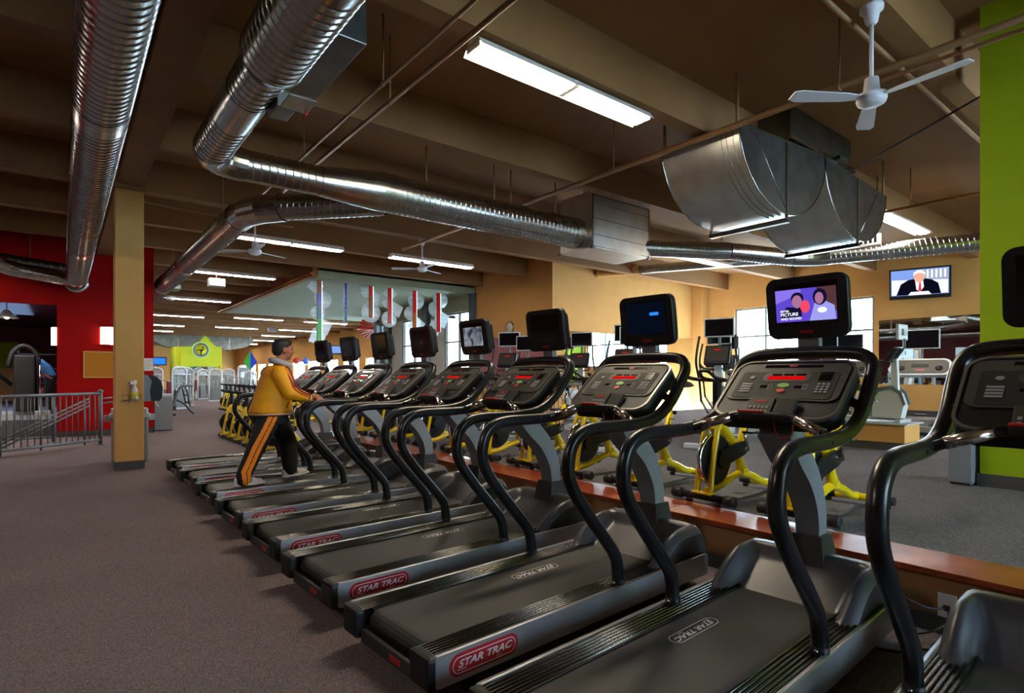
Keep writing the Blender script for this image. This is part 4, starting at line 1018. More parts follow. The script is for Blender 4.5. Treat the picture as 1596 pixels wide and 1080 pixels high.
sp('picture_hair', circ(-0.04,0.055,0.034,0.032), 0.0018, 'pic_dark', hs); sp('picture_face', circ(-0.042,0.035,0.027,0.036), 0.0024, 'pic_face', hs)
sp('picture_child', circ(0.0,0.005,0.025,0.035), 0.0030, 'pic_coral', hs); sp('picture_ball', circ(0.088,-0.020,0.024,0.015), 0.0030, 'pic_white', hs)
glow('pic_text', (235,235,245), 1.1)
for txt, sz, x, z in (('BETTER',0.014,-0.135,-0.014),('PICTURE',0.025,-0.135,-0.034),('AND SOUND',0.019,-0.135,-0.058)):
    me = text_mesh('caption', txt, sz, 'pic_text', 0.0003, 0, 0.0003, 1.0, 'LEFT')
    o = put('screen_caption', me, hs, TX @ frame_M((-0.0405, -x, z), (0,-1,0), (0,0,1)))
hs, s_ = screen_of(TMS[2])
sp('screen_picture', [(-0.16,-0.09),(0.16,-0.09),(0.16,0.13),(-0.16,0.13)], 0, 'pic_navyscreen', hs); sp('screen_glint', rrect(0.075,0.022,0.01,4,0.075,0.045), 0.0006, 'pic_glint', hs)  # glint: a blue reflection on the dark screen, painted as a glowing patch
hs, s_ = screen_of(TMS[4])
mm = MATS['pic_slate'].node_tree; tcn = mm.nodes.new('ShaderNodeTexCoord'); nn = mm.nodes.new('ShaderNodeTexNoise'); nn.inputs['Scale'].default_value = 7; nn.inputs['Detail'].default_value = 3; nn.inputs['Distortion'].default_value = 0.8
rr = mm.nodes.new('ShaderNodeValToRGB'); rr.color_ramp.elements[0].position = 0.38; rr.color_ramp.elements[1].position = 0.66; rr.color_ramp.elements[0].color = lin((52,58,76)); rr.color_ramp.elements[1].color = lin((190,196,206))
mm.links.new(tcn.outputs['Object'], nn.inputs['Vector']); mm.links.new(nn.outputs['Fac'], rr.inputs['Fac']); mm.links.new(rr.outputs['Color'], [q for q in mm.nodes if q.type == 'EMISSION'][0].inputs[0])
sp('screen_picture', [(-0.15,-0.085),(0.15,-0.085),(0.15,0.10),(-0.15,0.10)], 0, 'pic_slate', hs)
# round clock
ck = thing('wall_clock', 'round silver rimmed wall clock on the tan pier', 'clock', (10.895,13.92,2.87))
MB().lathe([(0.0,-0.04),(0.19,-0.04),(0.20,-0.03),(0.20,0.0),(0.0,0.0)], n=28, axis='x').build('clock_case', 'chrome', ck)
MB().lathe([(0.0,-0.043),(0.165,-0.043),(0.165,-0.04),(0.0,-0.04)], n=28, axis='x').build('clock_dial', 'paper', ck)
for a, l, w_ in ((200,0.09,0.010),(20,0.13,0.007)):
    T = Matrix.Rotation(math.radians(a),4,'X'); MB().box(-0.047,-0.044,-w_/2,w_/2,0,l,T=T).build('clock_hand', 'black_plastic', ck)
for k in range(12):
    T = Matrix.Rotation(math.radians(30*k),4,'X'); MB().box(-0.046,-0.043,-0.006,0.006,0.125,0.155,T=T).build('hour_mark', 'black_plastic', ck)
cm = thing('dome_camera', 'small round black and white security camera on the tan wall', 'camera', (17.98,11.0,3.06))
MB().lathe([(0.0,-0.10),(0.05,-0.09),(0.09,-0.05),(0.10,0.0),(0.0,0.0)], n=18, axis='x').build('dome', 'white_plastic', cm); MB().ball((-0.08,0,0),0.05).build('lens', 'black_plastic', cm)
# outlet and cords below the ledge
ot = thing('wall_outlet', 'white outlet plate with two black cords on the ledge riser', 'outlet', (3.70,0.955,0.155))
MB().bbox(-0.008,0.0,-0.042,0.042,-0.065,0.065,0.003).build('plate', 'outlet_white', ot); MB().bbox(-0.035,-0.008,-0.014,0.014,-0.018,0.008,0.004).build('plug', 'cord_black', ot)
def cord(label, pts, r=0.006): tag(MB().tube(smooth_path(pts,6), r, 7).build('power_cord', 'cord_black'), label, 'cord', 'power cords')
cord('black power cord from the outlet to the big treadmill hood', [(3.665,0.955,0.15),(3.58,1.02,0.16),(3.50,1.14,0.22),(3.46,1.30,0.25),(3.40,1.45,0.12)])
cord('black power cord sagging from the outlet toward the floor', [(3.662,0.940,0.135),(3.60,0.93,0.10),(3.53,0.98,0.06),(3.50,1.05,0.03),(3.49,1.12,0.008)])
cord('loose black cord coiled on the carpet below the outlet', [(3.35,1.05,0.008),(3.45,0.90,0.008),(3.56,0.80,0.008),(3.52,0.68,0.008),(3.38,0.72,0.009),(3.33,0.86,0.012),(3.43,0.95,0.02),(3.55,0.92,0.018),(3.58,0.76,0.02),(3.46,0.62,0.02),(3.30,0.60,0.008)], 0.007)
cord('long black cord lying from the big treadmill across the carpet gap', [(3.40,1.5,0.008),(3.25,1.35,0.008),(3.22,1.15,0.008),(3.30,0.98,0.009),(3.28,0.8,0.03),(3.18,0.62,0.008)], 0.007)
# ------------------------------------------------------------------ left side: railing, column fittings, red wall fittings
def rail_between(R, a, b, mt, picket=0.115, z0=0.10, z1=1.03, posts=True):
    a = Vector(a); b = Vector(b); L = (b-a).length; t = (b-a)/L; n = int(L/picket)
    for z in (z0, z1): MB().tube([a+Vector((0,0,z)), b+Vector((0,0,z))], 0.026, 10).build('rail', mt, R)
    for k in range(1, n):
        p = a + t*(k*L/n); MB().cyl(p+Vector((0,0,z0)), p+Vector((0,0,z1)), 0.010, 6).build('picket', mt, R)
    if posts:
        for p in (a, b, (a+b)/2):
            MB().cyl(p, p+Vector((0,0,z1+0.03)), 0.034, 12).build('post', mt, R); MB().lathe([(0.075,0),(0.075,0.012)], p, 14).build('base_plate', mt, R)
rl = thing('guard_rail', 'grey metal picket railing in front of the red wall opening', 'railing')
rail_between(rl, (0.60,14.18,0), (-2.3,11.9,0), 'grey_metal')
MB().tube([(0.60,14.18,0.83),(0.95,14.46,0.86)], 0.018, 8).build('rail_stub', 'grey_metal', rl); MB().tube([(0.60,14.18,0.92),(0.80,14.34,0.94)], 0.014, 8).build('rail_stub', 'grey_metal', rl)
MB().ball((0.60,14.18,1.07), 0.045).build('post_cap', 'grey_metal', rl)
hr = thing('stair_handrail', 'three slanted grey handrail bars seen through the picket railing', 'handrail')
for k in range(3):
    MB().tube([(0.42,14.32,0.93-0.075*k),(-1.05,13.15,0.16-0.075*k)], 0.017, 8).build('slanted_bar', 'grey_metal', hr)
for q in (0.05, 0.5, 0.95):
    x = 0.42-1.47*q; yv = 14.32-1.17*q; MB().cyl((x,yv,0),(x,yv,0.93-0.77*q),0.018,8).build('post', 'grey_metal', hr)
r2 = thing('guard_rail', 'second grey railing behind, right before the opening', 'railing')
rail_between(r2, (-0.15,15.35,0), (-3.2,15.35,0), 'grey_metal', 0.12, 0.1, 0.97)
# column fittings
bt = thing('spray_bottle', 'white spray bottle with yellow label and purple trigger on the column', 'bottle', (0.835,10.07,1.04))
mat('bottle_white', (225,222,214), rough=0.4); mat('bottle_label', (222,206,30), rough=0.5); mat('trigger_purple', (70,40,140), rough=0.4)
MB().lathe([(0.0,0),(0.042,0),(0.044,0.02),(0.044,0.10),(0.036,0.15),(0.016,0.19),(0.016,0.215),(0.0,0.215)], n=18).build('bottle_body', 'bottle_white', bt)
MB().lathe([(0.0445,0.025),(0.0455,0.03),(0.0455,0.095),(0.0445,0.10)], n=18, ring=True).build('label', 'bottle_label', bt)
MB().bbox(-0.055,0.025,-0.014,0.014,0.215,0.26,0.008).bbox(-0.02,0.03,-0.016,0.016,0.245,0.275,0.006).build('spray_head', 'bottle_white', bt)
MB().tube(smooth_path([(-0.03,0,0.225),(-0.05,0,0.20),(-0.055,0,0.165)],4),0.007,6).bbox(-0.075,-0.05,-0.012,0.012,0.225,0.255,0.004).build('trigger', 'trigger_purple', bt)
wh = thing('wire_holder', 'clear wire tray holding the spray bottle on the column', 'holder', (0.80,10.08,1.0))
for z in (0.03, 0.10): MB().tube([(-0.11,0.065,z),(-0.11,-0.06,z),(0.11,-0.06,z),(0.11,0.065,z)], 0.004, 6).build('wire', 'chrome', wh)
MB().box(-0.11,0.11,-0.06,0.065,0.026,0.034).build('tray', 'chrome', wh)
for x in (-0.11,-0.04,0.04,0.11): MB().cyl((x,-0.06,0.03),(x,-0.06,0.10),0.003,6).build('wire', 'chrome', wh)
tw = thing('towel_dispenser', 'dark smoky curved paper towel dispenser on the column side', 'dispenser', (0.962,10.33,1.0))
prof = [(0.0,0.0),(0.20,0.0),(0.235,0.05),(0.245,0.20),(0.225,0.30),(0.16,0.37),(0.06,0.40),(0.0,0.40)]
MB().prism(prof, -0.15, 0.15, 'y', smooth=True).build('cover', 'black_plastic', tw); MB().prism([(0.0,0.0),(0.09,0.0),(0.075,0.16),(0.10,0.30),(0.05,0.395),(0.0,0.40)], -0.155, -0.15, 'y').build('side_plate', 'grey_metal', tw)
MB().tube(smooth_path([(0.16,0,0.0),(0.17,-0.02,-0.05),(0.20,-0.04,-0.09)],4),0.012,6).build('paper_end', 'paper', tw)
tc = thing('trash_can', 'grey wheeled trash can hidden behind the tan column', 'trash can', (0.85,11.05,0))
MB().prism(rrect(0.48,0.40,0.05,4), 0.03, 0.72, 'z').build('can_body', 'mid_grey', tc); MB().prism(rrect(0.53,0.45,0.06,4), 0.72, 0.78, 'z').prism(rrect(0.48,0.40,0.06,4), 0.78, 0.86, 'z').build('can_rim', 'light_grey', tc); MB().prism(rrect(0.44,0.36,0.05,4), 0.0, 0.03, 'z').build('can_base', 'dark_base', tc)
for s in (-1,1): MB().bbox(s*0.30-0.04,s*0.30+0.04,-0.05,0.05,0.66,0.76,0.01).build('can_handle', 'light_grey', tc)
gb = thing('waste_cabinet', 'narrow grey bin standing just past the red wall corner', 'bin', (2.0,16.95,0))
MB().bbox(-0.2,0.2,-0.2,0.2,0.02,0.86,0.012).build('cabinet_body', 'mid_grey', gb); MB().bbox(-0.21,0.21,-0.21,0.21,0.86,0.92,0.01).build('cabinet_lid', 'light_grey', gb); MB().box(-0.18,0.18,-0.18,0.18,0,0.02).build('plinth', 'dark_base', gb)
# red wall fittings
cb_ = thing('cork_board', 'oak framed cork pin board on the red wall', 'board', (0.70,16.385,1.645))
MB().box(-0.31,0.31,-0.003,0.012,-0.29,0.29).build('cork_sheet', 'cork', cb_)
MB().box(-0.33,0.33,-0.02,0.013,0.28,0.31).box(-0.33,0.33,-0.02,0.013,-0.31,-0.28).box(-0.33,-0.30,-0.02,0.013,-0.28,0.28).box(0.30,0.33,-0.02,0.013,-0.28,0.28).build('board_frame', 'oak', cb_)
def sconce(label, loc, rz):
    R = thing('wall_sconce', label, 'sconce', loc, rz, 'lit wall sconces')
    MB().prism([(0.125*math.cos(math.pi*i/12), -0.10*math.sin(math.pi*i/12)) for i in range(13)], -0.20, 0.20, 'z', smooth=True).build('shade', 'sconce_glow', R)
    for z in (-0.21, 0.20): MB().prism([(0.13*math.cos(math.pi*i/12), -0.105*math.sin(math.pi*i/12)) for i in range(13)], z, z+0.01, 'z').build('shade_rim', 'chrome', R)
sconce('lit white wall sconce on the red wall above the cork board', (0.815,16.395,2.32), 0)
sconce('lit white wall sconce on the jamb of the red wall opening', (-0.105,16.51,2.27), math.radians(-90))
nt_ = thing('paper_notice', 'white paper notice on the red wall behind the column', 'notice', (1.62,16.39,1.66))
MB().box(-0.12,0.12,-0.004,0.004,-0.15,0.15).build('sheet', 'paper', nt_)
for k in range(6): MB().box(-0.09,0.09-0.02*(k%3),-0.0055,-0.004,0.10-0.04*k,0.108-0.04*k).build('print_line', 'mid_grey', nt_)

# ---- annex beyond the opening
struct(MB().box(-9,1.55,16.75,30,0.0,0.40).build('floor_annex', 'carpet_raised'))
sm = thing('strength_machine', 'dark arched strength machine inside the red wall opening', 'gym machine', (-0.85,18.9,0.40))
MB().tube(smooth_path([(0.35,0,0.0),(0.35,0,1.3),(0.28,0,1.62),(0.08,0,1.74),(-0.12,0,1.58),(-0.22,0,1.2)],5), 0.055, 10).build('arch_frame', 'black_plastic', sm)
MB().bbox(-0.10,0.30,-0.20,0.20,0.10,1.50,0.03).build('stack_shroud', 'black_plastic', sm); MB().bbox(-0.9,0.6,-0.05,0.05,0.0,0.10,0.01).bbox(0.3,0.42,-0.4,0.4,0.0,0.10,0.01).build('base', 'light_grey', sm)
MB().cyl((0.40,-0.18,0.1),(0.40,-0.18,1.50),0.02,8).build('guide_rod', 'chrome', sm); MB().prism([(-0.75,0.40),(-0.35,0.40),(-0.35,0.48),(-0.75,0.48)],-0.16,0.16,'y').build('seat', 'black_rubber', sm)
MB().tube([(-0.15,0,0.75),(-0.55,0,1.20),(-0.85,0,1.62)],0.05,8).build('press_arm', 'black_plastic', sm)
MB().bbox(-0.14,0.14,-0.05,0.05,-0.25,0.25,0.03,T=Matrix.Translation((-0.66,-0.1,1.38)) @ Matrix.Rotation(math.radians(-38),4,'Y')).build('back_pad', 'black_rubber', sm)
s2 = thing('weight_bench', 'grey weight machine with bars at the picture edge inside the opening', 'gym machine', (-2.7,18.3,0.40))
MB().tube([(-0.5,0,0.05),(0.6,0,0.05)],0.04,8).tube([(0.4,-0.3,0.04),(0.4,0.3,0.04)],0.04,8).tube([(-0.3,-0.3,0.04),(-0.3,0.3,0.04)],0.04,8).build('base', 'light_grey', s2)
MB().tube([(0.3,0,0.05),(0.35,0,1.1),(-0.1,0,1.3)],0.04,8).build('upright', 'light_grey', s2); MB().tube([(-0.4,0.2,0.5),(0.9,0.2,0.8)],0.03,8).tube([(-0.4,-0.2,0.55),(0.9,-0.2,0.62)],0.03,8).build('lever_arm', 'chrome', s2)
MB().bbox(-0.5,0.1,-0.15,0.15,0.42,0.50,0.03).build('bench_pad', 'black_rubber', s2)
for s in (-1,1): MB().lathe([(0.03,-0.02),(0.20,-0.02),(0.20,0.02),(0.03,0.02)],(0.75,s*0.32,0.75),18,axis='y').build('weight_plate', 'black_rubber', s2)
glow('bulb_glow', (255,232,210), 160.0)
pl = thing('pendant_lamp', 'wide grey pendant lamp inside the red wall opening', 'lamp', (-1.12,19.4,0))
MB().lathe([(0.05,3.08),(0.10,3.05),(0.20,2.92),(0.26,2.86),(0.25,2.855),(0.19,2.90),(0.05,3.0)], n=22).build('lamp_shade', 'grey_metal', pl); MB().cyl((0,0,3.07),(0,0,3.34),0.01,6).build('lamp_cord', 'cord_black', pl); MB().ball((0,0,2.90),0.06).build('bulb', 'bulb_glow', pl)
rk = thing('storage_rack', 'dark storage rack against the annex wall behind the bending person', 'rack', (-0.2,23.5,0.40))
for z in (0.3,0.75,1.2,1.65): MB().box(-0.9,0.9,-0.2,0.2,z,z+0.03).build('shelf', 'dark_base', rk)
for x in (-0.9,0.87):
    for yv in (-0.2,0.17): MB().box(x,x+0.03,yv,yv+0.03,0,1.8).build('post', 'dark_base', rk)
for k in range(8): tag(MB().lathe([(0.0,-0.03),(0.13,-0.03),(0.15,0.0),(0.13,0.03),(0.0,0.03)],(-0.90+0.2*k,23.45,0.40+0.33+0.152+0.45*(k%2)),16,axis='x').build('medicine_ball', 'red_pad' if k%3 else 'mid_grey'), 'medicine ball on the dark rack, ' + ORD[k] + ' from its open end', 'ball', 'medicine balls on the rack')

# ---- weight machines in the far room
def stack_machine():
    R = thing('weight_machine', 'x', 'gym machine')
    m = MB()
    for s in (-1,1): m.tube([(s*0.30,0,0.0),(s*0.30,0,1.50)],0.04,8)
    arch = smooth_path([(-0.30,0,1.48),(-0.29,0,1.62),(-0.20,0,1.72),(0,0,1.75),(0.20,0,1.72),(0.29,0,1.62),(0.30,0,1.48)],3)
    m.tube(arch,0.045,8).tube([(-0.30,0,1.45),(0.30,0,1.45)],0.035,8).build('tower_frame', 'white_frame', R)
    MB().box(-0.22,0.22,-0.02,0.02,1.48,1.66).build('name_plate', 'light_grey', R)
    st = MB().box(-0.16,0.16,-0.12,0.04,0.10,0.80).build('weight_stack', 'mid_grey', R)
    for k in range(10): MB().box(-0.165,0.165,-0.125,-0.12,0.12+0.067*k,0.17+0.067*k).build('weight_plate', 'dark_base', st)
    for s in (-1,1): MB().cyl((s*0.09,-0.04,0.05),(s*0.09,-0.04,1.45),0.014,8).build('guide_rod', 'chrome', R)
    MB().box(-0.26,0.26,-0.14,-0.13,0.08,1.42).build('shroud', 'shroud_clear', R)
    MB().box(-0.34,0.34,-0.08,0.08,0.0,0.07).box(-0.05,0.05,-1.25,-0.08,0.0,0.07).box(-0.3,0.3,-1.28,-1.20,0.0,0.07).build('base', 'white_frame', R)
    MB().prism([(-0.95,0.05),(-0.85,0.05),(-0.80,0.50),(-0.88,0.50)],-0.04,0.04,'x').build('seat_post', 'white_frame', R)
    MB().bbox(-0.20,0.20,-1.02,-0.66,0.48,0.56,0.025).build('seat_pad', 'red_pad', R); MB().bbox(-0.16,0.16,-0.62,-0.54,0.62,1.15,0.025).build('back_pad', 'red_pad', R)
    for s in (-1,1): MB().tube(smooth_path([(s*0.28,-0.10,1.15),(s*0.42,-0.5,1.20),(s*0.42,-0.85,0.95),(s*0.36,-0.95,0.90)],4),0.025,8).build('press_arm', 'white_frame', R)
    return R
see_through('shroud_clear', (205,215,218), 0.35, 0.2)
S0 = stack_machine()
SL = [(3.82,27.28,25,'white weight machine beside the ab bench, nearest in the far room'),(3.35,30.9,10,'white weight machine half hidden behind the nearest one, left'),(4.40,29.6,15,'white weight machine behind the nearest one, toward the kiosk'),
 (3.0,33.9,5,'white weight machine by the red wall edge, behind the others'),(5.55,37.6,15,'white weight machine in front of the kiosk left post'),(6.55,38.0,15,'white weight machine in front of the kiosk opening'),
 (6.51,34.31,-10,'white weight machine right of the kiosk, first of three'),(7.35,35.3,-10,'white weight machine right of the kiosk, second of three'),(8.35,35.9,-10,'tall white weight machine right of the kiosk, third of three'),
 (9.2,38.0,-20,'white weight machine behind the spin bikes, first near the man'),(9.9,37.0,-20,'white weight machine behind the spin bikes, second near the man'),(10.75,38.9,-20,'white weight machine behind the spin bikes, third, beside the man')]
for i,(x,yv,rz,lb) in enumerate(SL):
    t = S0 if i == 0 else copy_tree(S0)
    t.location = (x,yv,0); t.rotation_euler = (0,0,math.radians(rz+180)); t['label'] = lb; t['group'] = 'white weight machines in the far room'
    if 'tall' in lb: t.scale = (1.1,1.1,1.14)
cm_ = thing('cable_station', 'white cable crossover station beside the walking man, with a blue and red ball on top', 'gym machine', (12.5,38.9,0), math.radians(-20))
for x in (-0.9,-0.3,0.3,0.9): MB().box(x-0.05,x+0.05,-0.05,0.05,0,2.15).build('upright', 'white_frame', cm_)
MB().box(-1.0,1.0,-0.06,0.06,2.1,2.2).build('top_beam', 'white_frame', cm_); MB().box(-1.0,1.0,-0.4,0.4,0,0.06).build('base', 'white_frame', cm_)
for x in (-0.6,0.6): MB().box(x-0.18,x+0.18,-0.12,0.08,0.08,1.0).build('weight_stack', 'mid_grey', cm_)
tag(MB().ball((12.3,38.95,2.42),0.22).build('exercise_ball', 'red_pad'), 'red exercise ball on top of the white cable station', 'ball'); mat('ball_blue',(50,90,180),rough=0.4)
tag(MB().ball((12.85,38.75,2.41),0.21).build('exercise_ball', 'ball_blue'), 'blue exercise ball on top of the white cable station', 'ball')
ab_ = thing('ab_bench', 'dark grey arched ab bench standing alone on the aisle carpet', 'bench', (3.25,23.1,0), math.radians(20))
MB().tube(smooth_path([(-0.32,0,0.05),(-0.20,0,0.45),(-0.05,0,0.85),(0.12,0,1.02),(0.45,0,1.03)],5), 0.05, 8).build('main_spine', 'grey_metal', ab_)
MB().tube(smooth_path([(-0.12,0,0.55),(0.12,0,0.42),(0.42,0,0.10),(0.50,0,0.03)],5), 0.04, 8).build('rear_leg', 'grey_metal', ab_)
for s in (-1,1): MB().tube([(0.14,s*0.12,1.0),(0.30,s*0.12,0.28)],0.022,8).build('frame_bar', 'black_plastic', ab_)
MB().box(0.18,0.24,-0.12,0.12,0.68,0.72).box(0.24,0.30,-0.12,0.12,0.42,0.46).build('cross_bar', 'black_plastic', ab_); MB().bbox(-0.40,-0.22,-0.18,0.18,0.0,0.08,0.02).build('foot_bar', 'black_plastic', ab_)
MB().bbox(-0.36,-0.18,-0.14,0.14,0.18,0.34,0.04).build('roller_pad', 'black_rubber', ab_)

# ---- lime kiosk
ki = thing('kiosk', 'bright lime green kiosk with a peaked wavy top and round emblem', 'kiosk', (5.95,42.0,0))
mat('kiosk_lime', (206,222,20), rough=0.55, emit=(200,220,20), estr=0.0)
top = [(0.30,2.02),(2.30,2.02),(2.30,3.30),(2.05,3.36),(1.85,3.55),(1.60,3.90),(1.42,4.04),(1.25,3.86),(1.05,3.52),(0.75,3.32),(0.30,3.27)]
MB().prism([(0.0,2.02),(2.42,2.02),(2.42,3.30),(2.05,3.36),(1.85,3.55),(1.60,3.90),(1.42,4.04),(1.25,3.86),(1.05,3.52),(0.75,3.32),(0.0,3.27)], 0.0, 0.25, 'y').build('front_panel', 'kiosk_lime', ki)
MB().box(0.0,0.28,0.0,0.25,0,2.02).build('post', 'kiosk_lime', ki); MB().box(2.28,2.42,0.0,0.25,0,2.02).build('post', 'kiosk_lime', ki)
MB().box(-0.30,0.0,0.25,2.2,0,3.27).build('side_panel', 'kiosk_lime', ki); MB().box(0.0,2.42,2.0,2.2,0,3.2).build('back_panel', 'kiosk_lime', ki); MB().box(0.0,2.42,0.25,2.0,3.1,3.2).build('roof_panel', 'kiosk_lime', ki)
MB().box(0.3,2.26,1.0,1.04,0.2,2.0).build('inner_mirror', 'mirror_glass', ki)
em = MB().lathe([(0.0,0.0),(0.55,0.0),(0.55,-0.05),(0.0,-0.05)], (1.17,0.0,3.08), 32, axis='y').build('emblem', 'white_plastic', ki)
glow('emblem_green', (150,225,70), 0.9); glow('emblem_white', (225,245,225), 1.0)
MB().lathe([(0.50,-0.051),(0.55,-0.051),(0.55,-0.06),(0.50,-0.06)], (1.17,0,3.08), 32, axis='y', ring=True).build('emblem_ring', 'emblem_green', em)
MB().lathe([(0.34,-0.051),(0.46,-0.051),(0.46,-0.058),(0.34,-0.058)], (1.17,0,3.08), 32, axis='y', ring=True).build('emblem_band', 'mid_grey', em)
MB().lathe([(0.0,-0.051),(0.33,-0.051),(0.33,-0.056),(0.0,-0.056)], (1.17,0,3.08), 32, axis='y').build('emblem_disc', 'kiosk_lime', em)
fig = MB().prism([(1.14,2.70),(1.20,2.70),(1.21,2.98),(1.34,3.14),(1.40,3.20),(1.36,3.22),(1.26,3.14),(1.20,3.13),(0.98,3.10),(0.86,3.02),(0.88,2.99),(1.0,3.05),(1.12,3.05),(1.13,2.95)], -0.066, -0.058, 'y'); fig.lathe([(0.0,0.0),(0.055,0.0),(0.055,0.008),(0.0,0.008)], (1.27,-0.066,3.26), 14, axis='y')
fig.build('emblem_figure', 'black_plastic', em)
for k in range(4): MB().box(1.62+0.10*k,1.70+0.10*k,-0.01,0.26,3.72-0.10*k,3.78-0.10*k).build('edge_notch', 'lime_paint', ki)
# televisions in the far room
def small_tv(label, loc, rz, w_=1.0, h_=0.6, pic='pic_blue'):
    R = thing('wall_television', label, 'television', loc, rz, 'far wall televisions')
    T = Matrix.Rotation(math.radians(-8),4,'Y')
    h = MB().bbox(-0.04,0.06,-w_/2,w_/2,-h_/2,h_/2,0.01,T=T).build('screen_housing', 'black_plastic', R); MB().box(-0.044,-0.04,-w_/2+0.06,w_/2-0.06,-h_/2+0.07,h_/2-0.06,T=T).build('screen', pic, h)
    MB().box(0.05,0.4,-0.06,0.06,-0.06,0.06).build('wall_bracket', 'boot_black', R)
small_tv('television on the far wall just right of the walking man', (14.6,40.6,3.14), math.radians(50)); small_tv('television on the far wall, second from the walking man', (14.6,38.0,3.17), math.radians(50)); small_tv('television on the far wall between two treadmill screens', (14.6,35.4,3.15), math.radians(50))
small_tv('blue lit television left of the lime kiosk', (4.9,43.6,2.35), math.radians(90), 0.95, 0.55, 'pic_glint')
MB_ = MB().cyl((4.9,43.75,0.0),(4.9,43.75,2.3),0.04,8); tag(MB_.build('television_pole','grey_metal'), 'grey pole carrying the blue television beside the kiosk', 'pole')

# ---- hanging acrylic rods with discs and squares
def acrylic(name, rgb, e): return mat(name, rgb, rough=0.25, emit=rgb, estr=e)
for nm, c_ in (('ac_red',(214,30,20)),('ac_orange',(200,96,20)),('ac_blue',(30,50,190)),('ac_green',(30,170,40)),('ac_teal',(20,110,140)),('ac_pink',(235,110,150)),('ac_crimson',(190,30,60)),('ac_brown',(150,70,20)),('ac_yellow',(240,210,80))): acrylic(nm, tuple(int(q*0.85) for q in c_), 0.08)  # slight emission in the rod colours stands in for light caught in acrylic
glow('ac_edge', (225,240,250), 1.3)  # glowing edge strip stands in for light caught along the rod edge
see_through('ac_clear', (238,248,250), 0.55, 0.15)
def art(label, x, zb, cols, plates, rot):
    R = thing('hanging_art', label, 'artwork', (x,16.6,0), math.radians(rot), 'hanging acrylic rods')
    z1 = 4.16; n = len(cols)
    for k, c_ in enumerate(cols): MB().box(-0.055,0.055,-0.03,0.03, z1-(z1-zb)*(k+1)/n, z1-(z1-zb)*k/n).build('rod', c_, R)
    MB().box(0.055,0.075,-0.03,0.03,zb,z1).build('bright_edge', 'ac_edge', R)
    for kind, dx, z, s in plates:
        s = s*1.18
        if kind == 'c': p = MB().lathe([(0.0,0.0),(s,0.0),(s,0.012),(0.0,0.012)], (dx,0.04,z), 24, axis='y').build('disc', 'ac_clear', R)
        else:
            T = Matrix.Translation((dx,0.05,z)) @ Matrix.Rotation(math.radians(kind),4,'Y'); p = MB().box(-s,s,0,0.012,-s,s,T=T).build('plate', 'ac_clear', R)
        for q in (-0.4, 0.2): MB().box(dx-s*0.75, dx+s*0.75, 0.034, 0.039, z+s*q, z+s*q+0.05*s*4).build('frosted_band', 'ac_band', p)
see_through('ac_band', (235,248,250), 0.6, 0.3)
art('hanging rod going red, blue and green with discs, leftmost of the set', 5.90, 2.34, ['ac_brown','ac_blue','ac_teal','ac_green','ac_green'], [('c',0.12,3.62,0.22),('c',-0.03,3.22,0.19),(25,0.15,2.85,0.17),(20,-0.03,2.52,0.18),(38,-0.1,4.0,0.15)], 0)
art('hanging blue rod seen edge on, second of the set', 6.70, 2.98, ['ac_blue','ac_blue','ac_teal'], [('c',0.05,3.85,0.2),(30,-0.02,3.55,0.18),('c',0.02,3.12,0.23)], 65)
art('hanging orange red rod with one large disc, third of the set', 7.50, 3.18, ['ac_red','ac_brown','ac_brown'], [('c',-0.15,4.0,0.17),(25,0.18,3.82,0.14),('c',0.03,3.36,0.27)], 0)
art('hanging red rod with disc and tilted square, fourth of the set', 8.14, 3.04, ['ac_red','ac_red','ac_crimson'], [('c',-0.06,3.68,0.14),(25,0.25,3.50,0.16),('c',0.0,3.18,0.22),(45,0.03,4.0,0.15)], 0)
art('hanging red to orange rod above a blank treadmill screen, fifth of the set', 9.02, 2.70, ['ac_red','ac_red','ac_orange','ac_orange'], [('c',0.08,3.85,0.25),('c',-0.12,3.42,0.2),(35,0.1,3.05,0.2)], 0)
art('hanging red rod in front of the tall windows, last of the set', 9.92, 2.86, ['ac_red','ac_red','ac_red'], [('c',0.1,3.95,0.24),('c',-0.1,3.62,0.22),(25,0.15,3.30,0.2),(25,-0.12,2.98,0.18)], 0)
pf = thing('fan_art', 'red and purple glowing half round wall art beside the dark window post', 'artwork', (11.6,25.2,3.66), math.radians(-35))
for k in range(12):
    a0 = math.radians(15*k+4); a1 = math.radians(15*k+14); c_ = 'ac_red' if k > 7 else ('ac_pink' if k > 5 else 'ac_violet')
    if 'ac_violet' not in MATS: acrylic('ac_violet', (90,70,220), 0.7)
    MB().prism([(0.05*math.cos(a0),0.05*math.sin(a0)),(0.75*math.cos(a0),0.62*math.sin(a0)),(0.75*math.cos(a1),0.62*math.sin(a1)),(0.05*math.cos(a1),0.05*math.sin(a1))],-0.01,0.01,'y').build('ray', c_, pf)
    MB().prism([(0.05*math.cos(a0),-0.08-0.05*math.sin(a0)),(0.75*math.cos(a0),-0.08-0.5*math.sin(a0)),(0.75*math.cos(a1),-0.08-0.5*math.sin(a1)),(0.05*math.cos(a1),-0.08-0.05*math.sin(a1))],-0.01,0.01,'y').build('ray', c_, pf)
MB().box(-0.85,0.85,-0.05,0.05,-0.08,0.02).build('red_bar', 'ac_red', pf); MB().cyl((0,0,0.55),(0,0,0.55+0.0),0.01,6) if False else None
MB().cyl((0,0,0.02),(0,0,0.54),0.012,6).build('hanger', 'chrome', pf)
dm = thing('diamond_art', 'small blue and green diamond ornament hanging near the walking man', 'artwork', (8.26,34.2,2.2))
for s, c_ in ((1,'ac_green'),(-1,'ac_blue')):
    MB().prism([(0,-0.5),(s*-0.36,-0.05),(0,0.6)],-0.02,0.02,'y').build('diamond_half', c_, dm)
MB().cyl((0,0,0.5),(0,0,2.68),0.006,6).build('hanging_wire', 'chrome', dm)
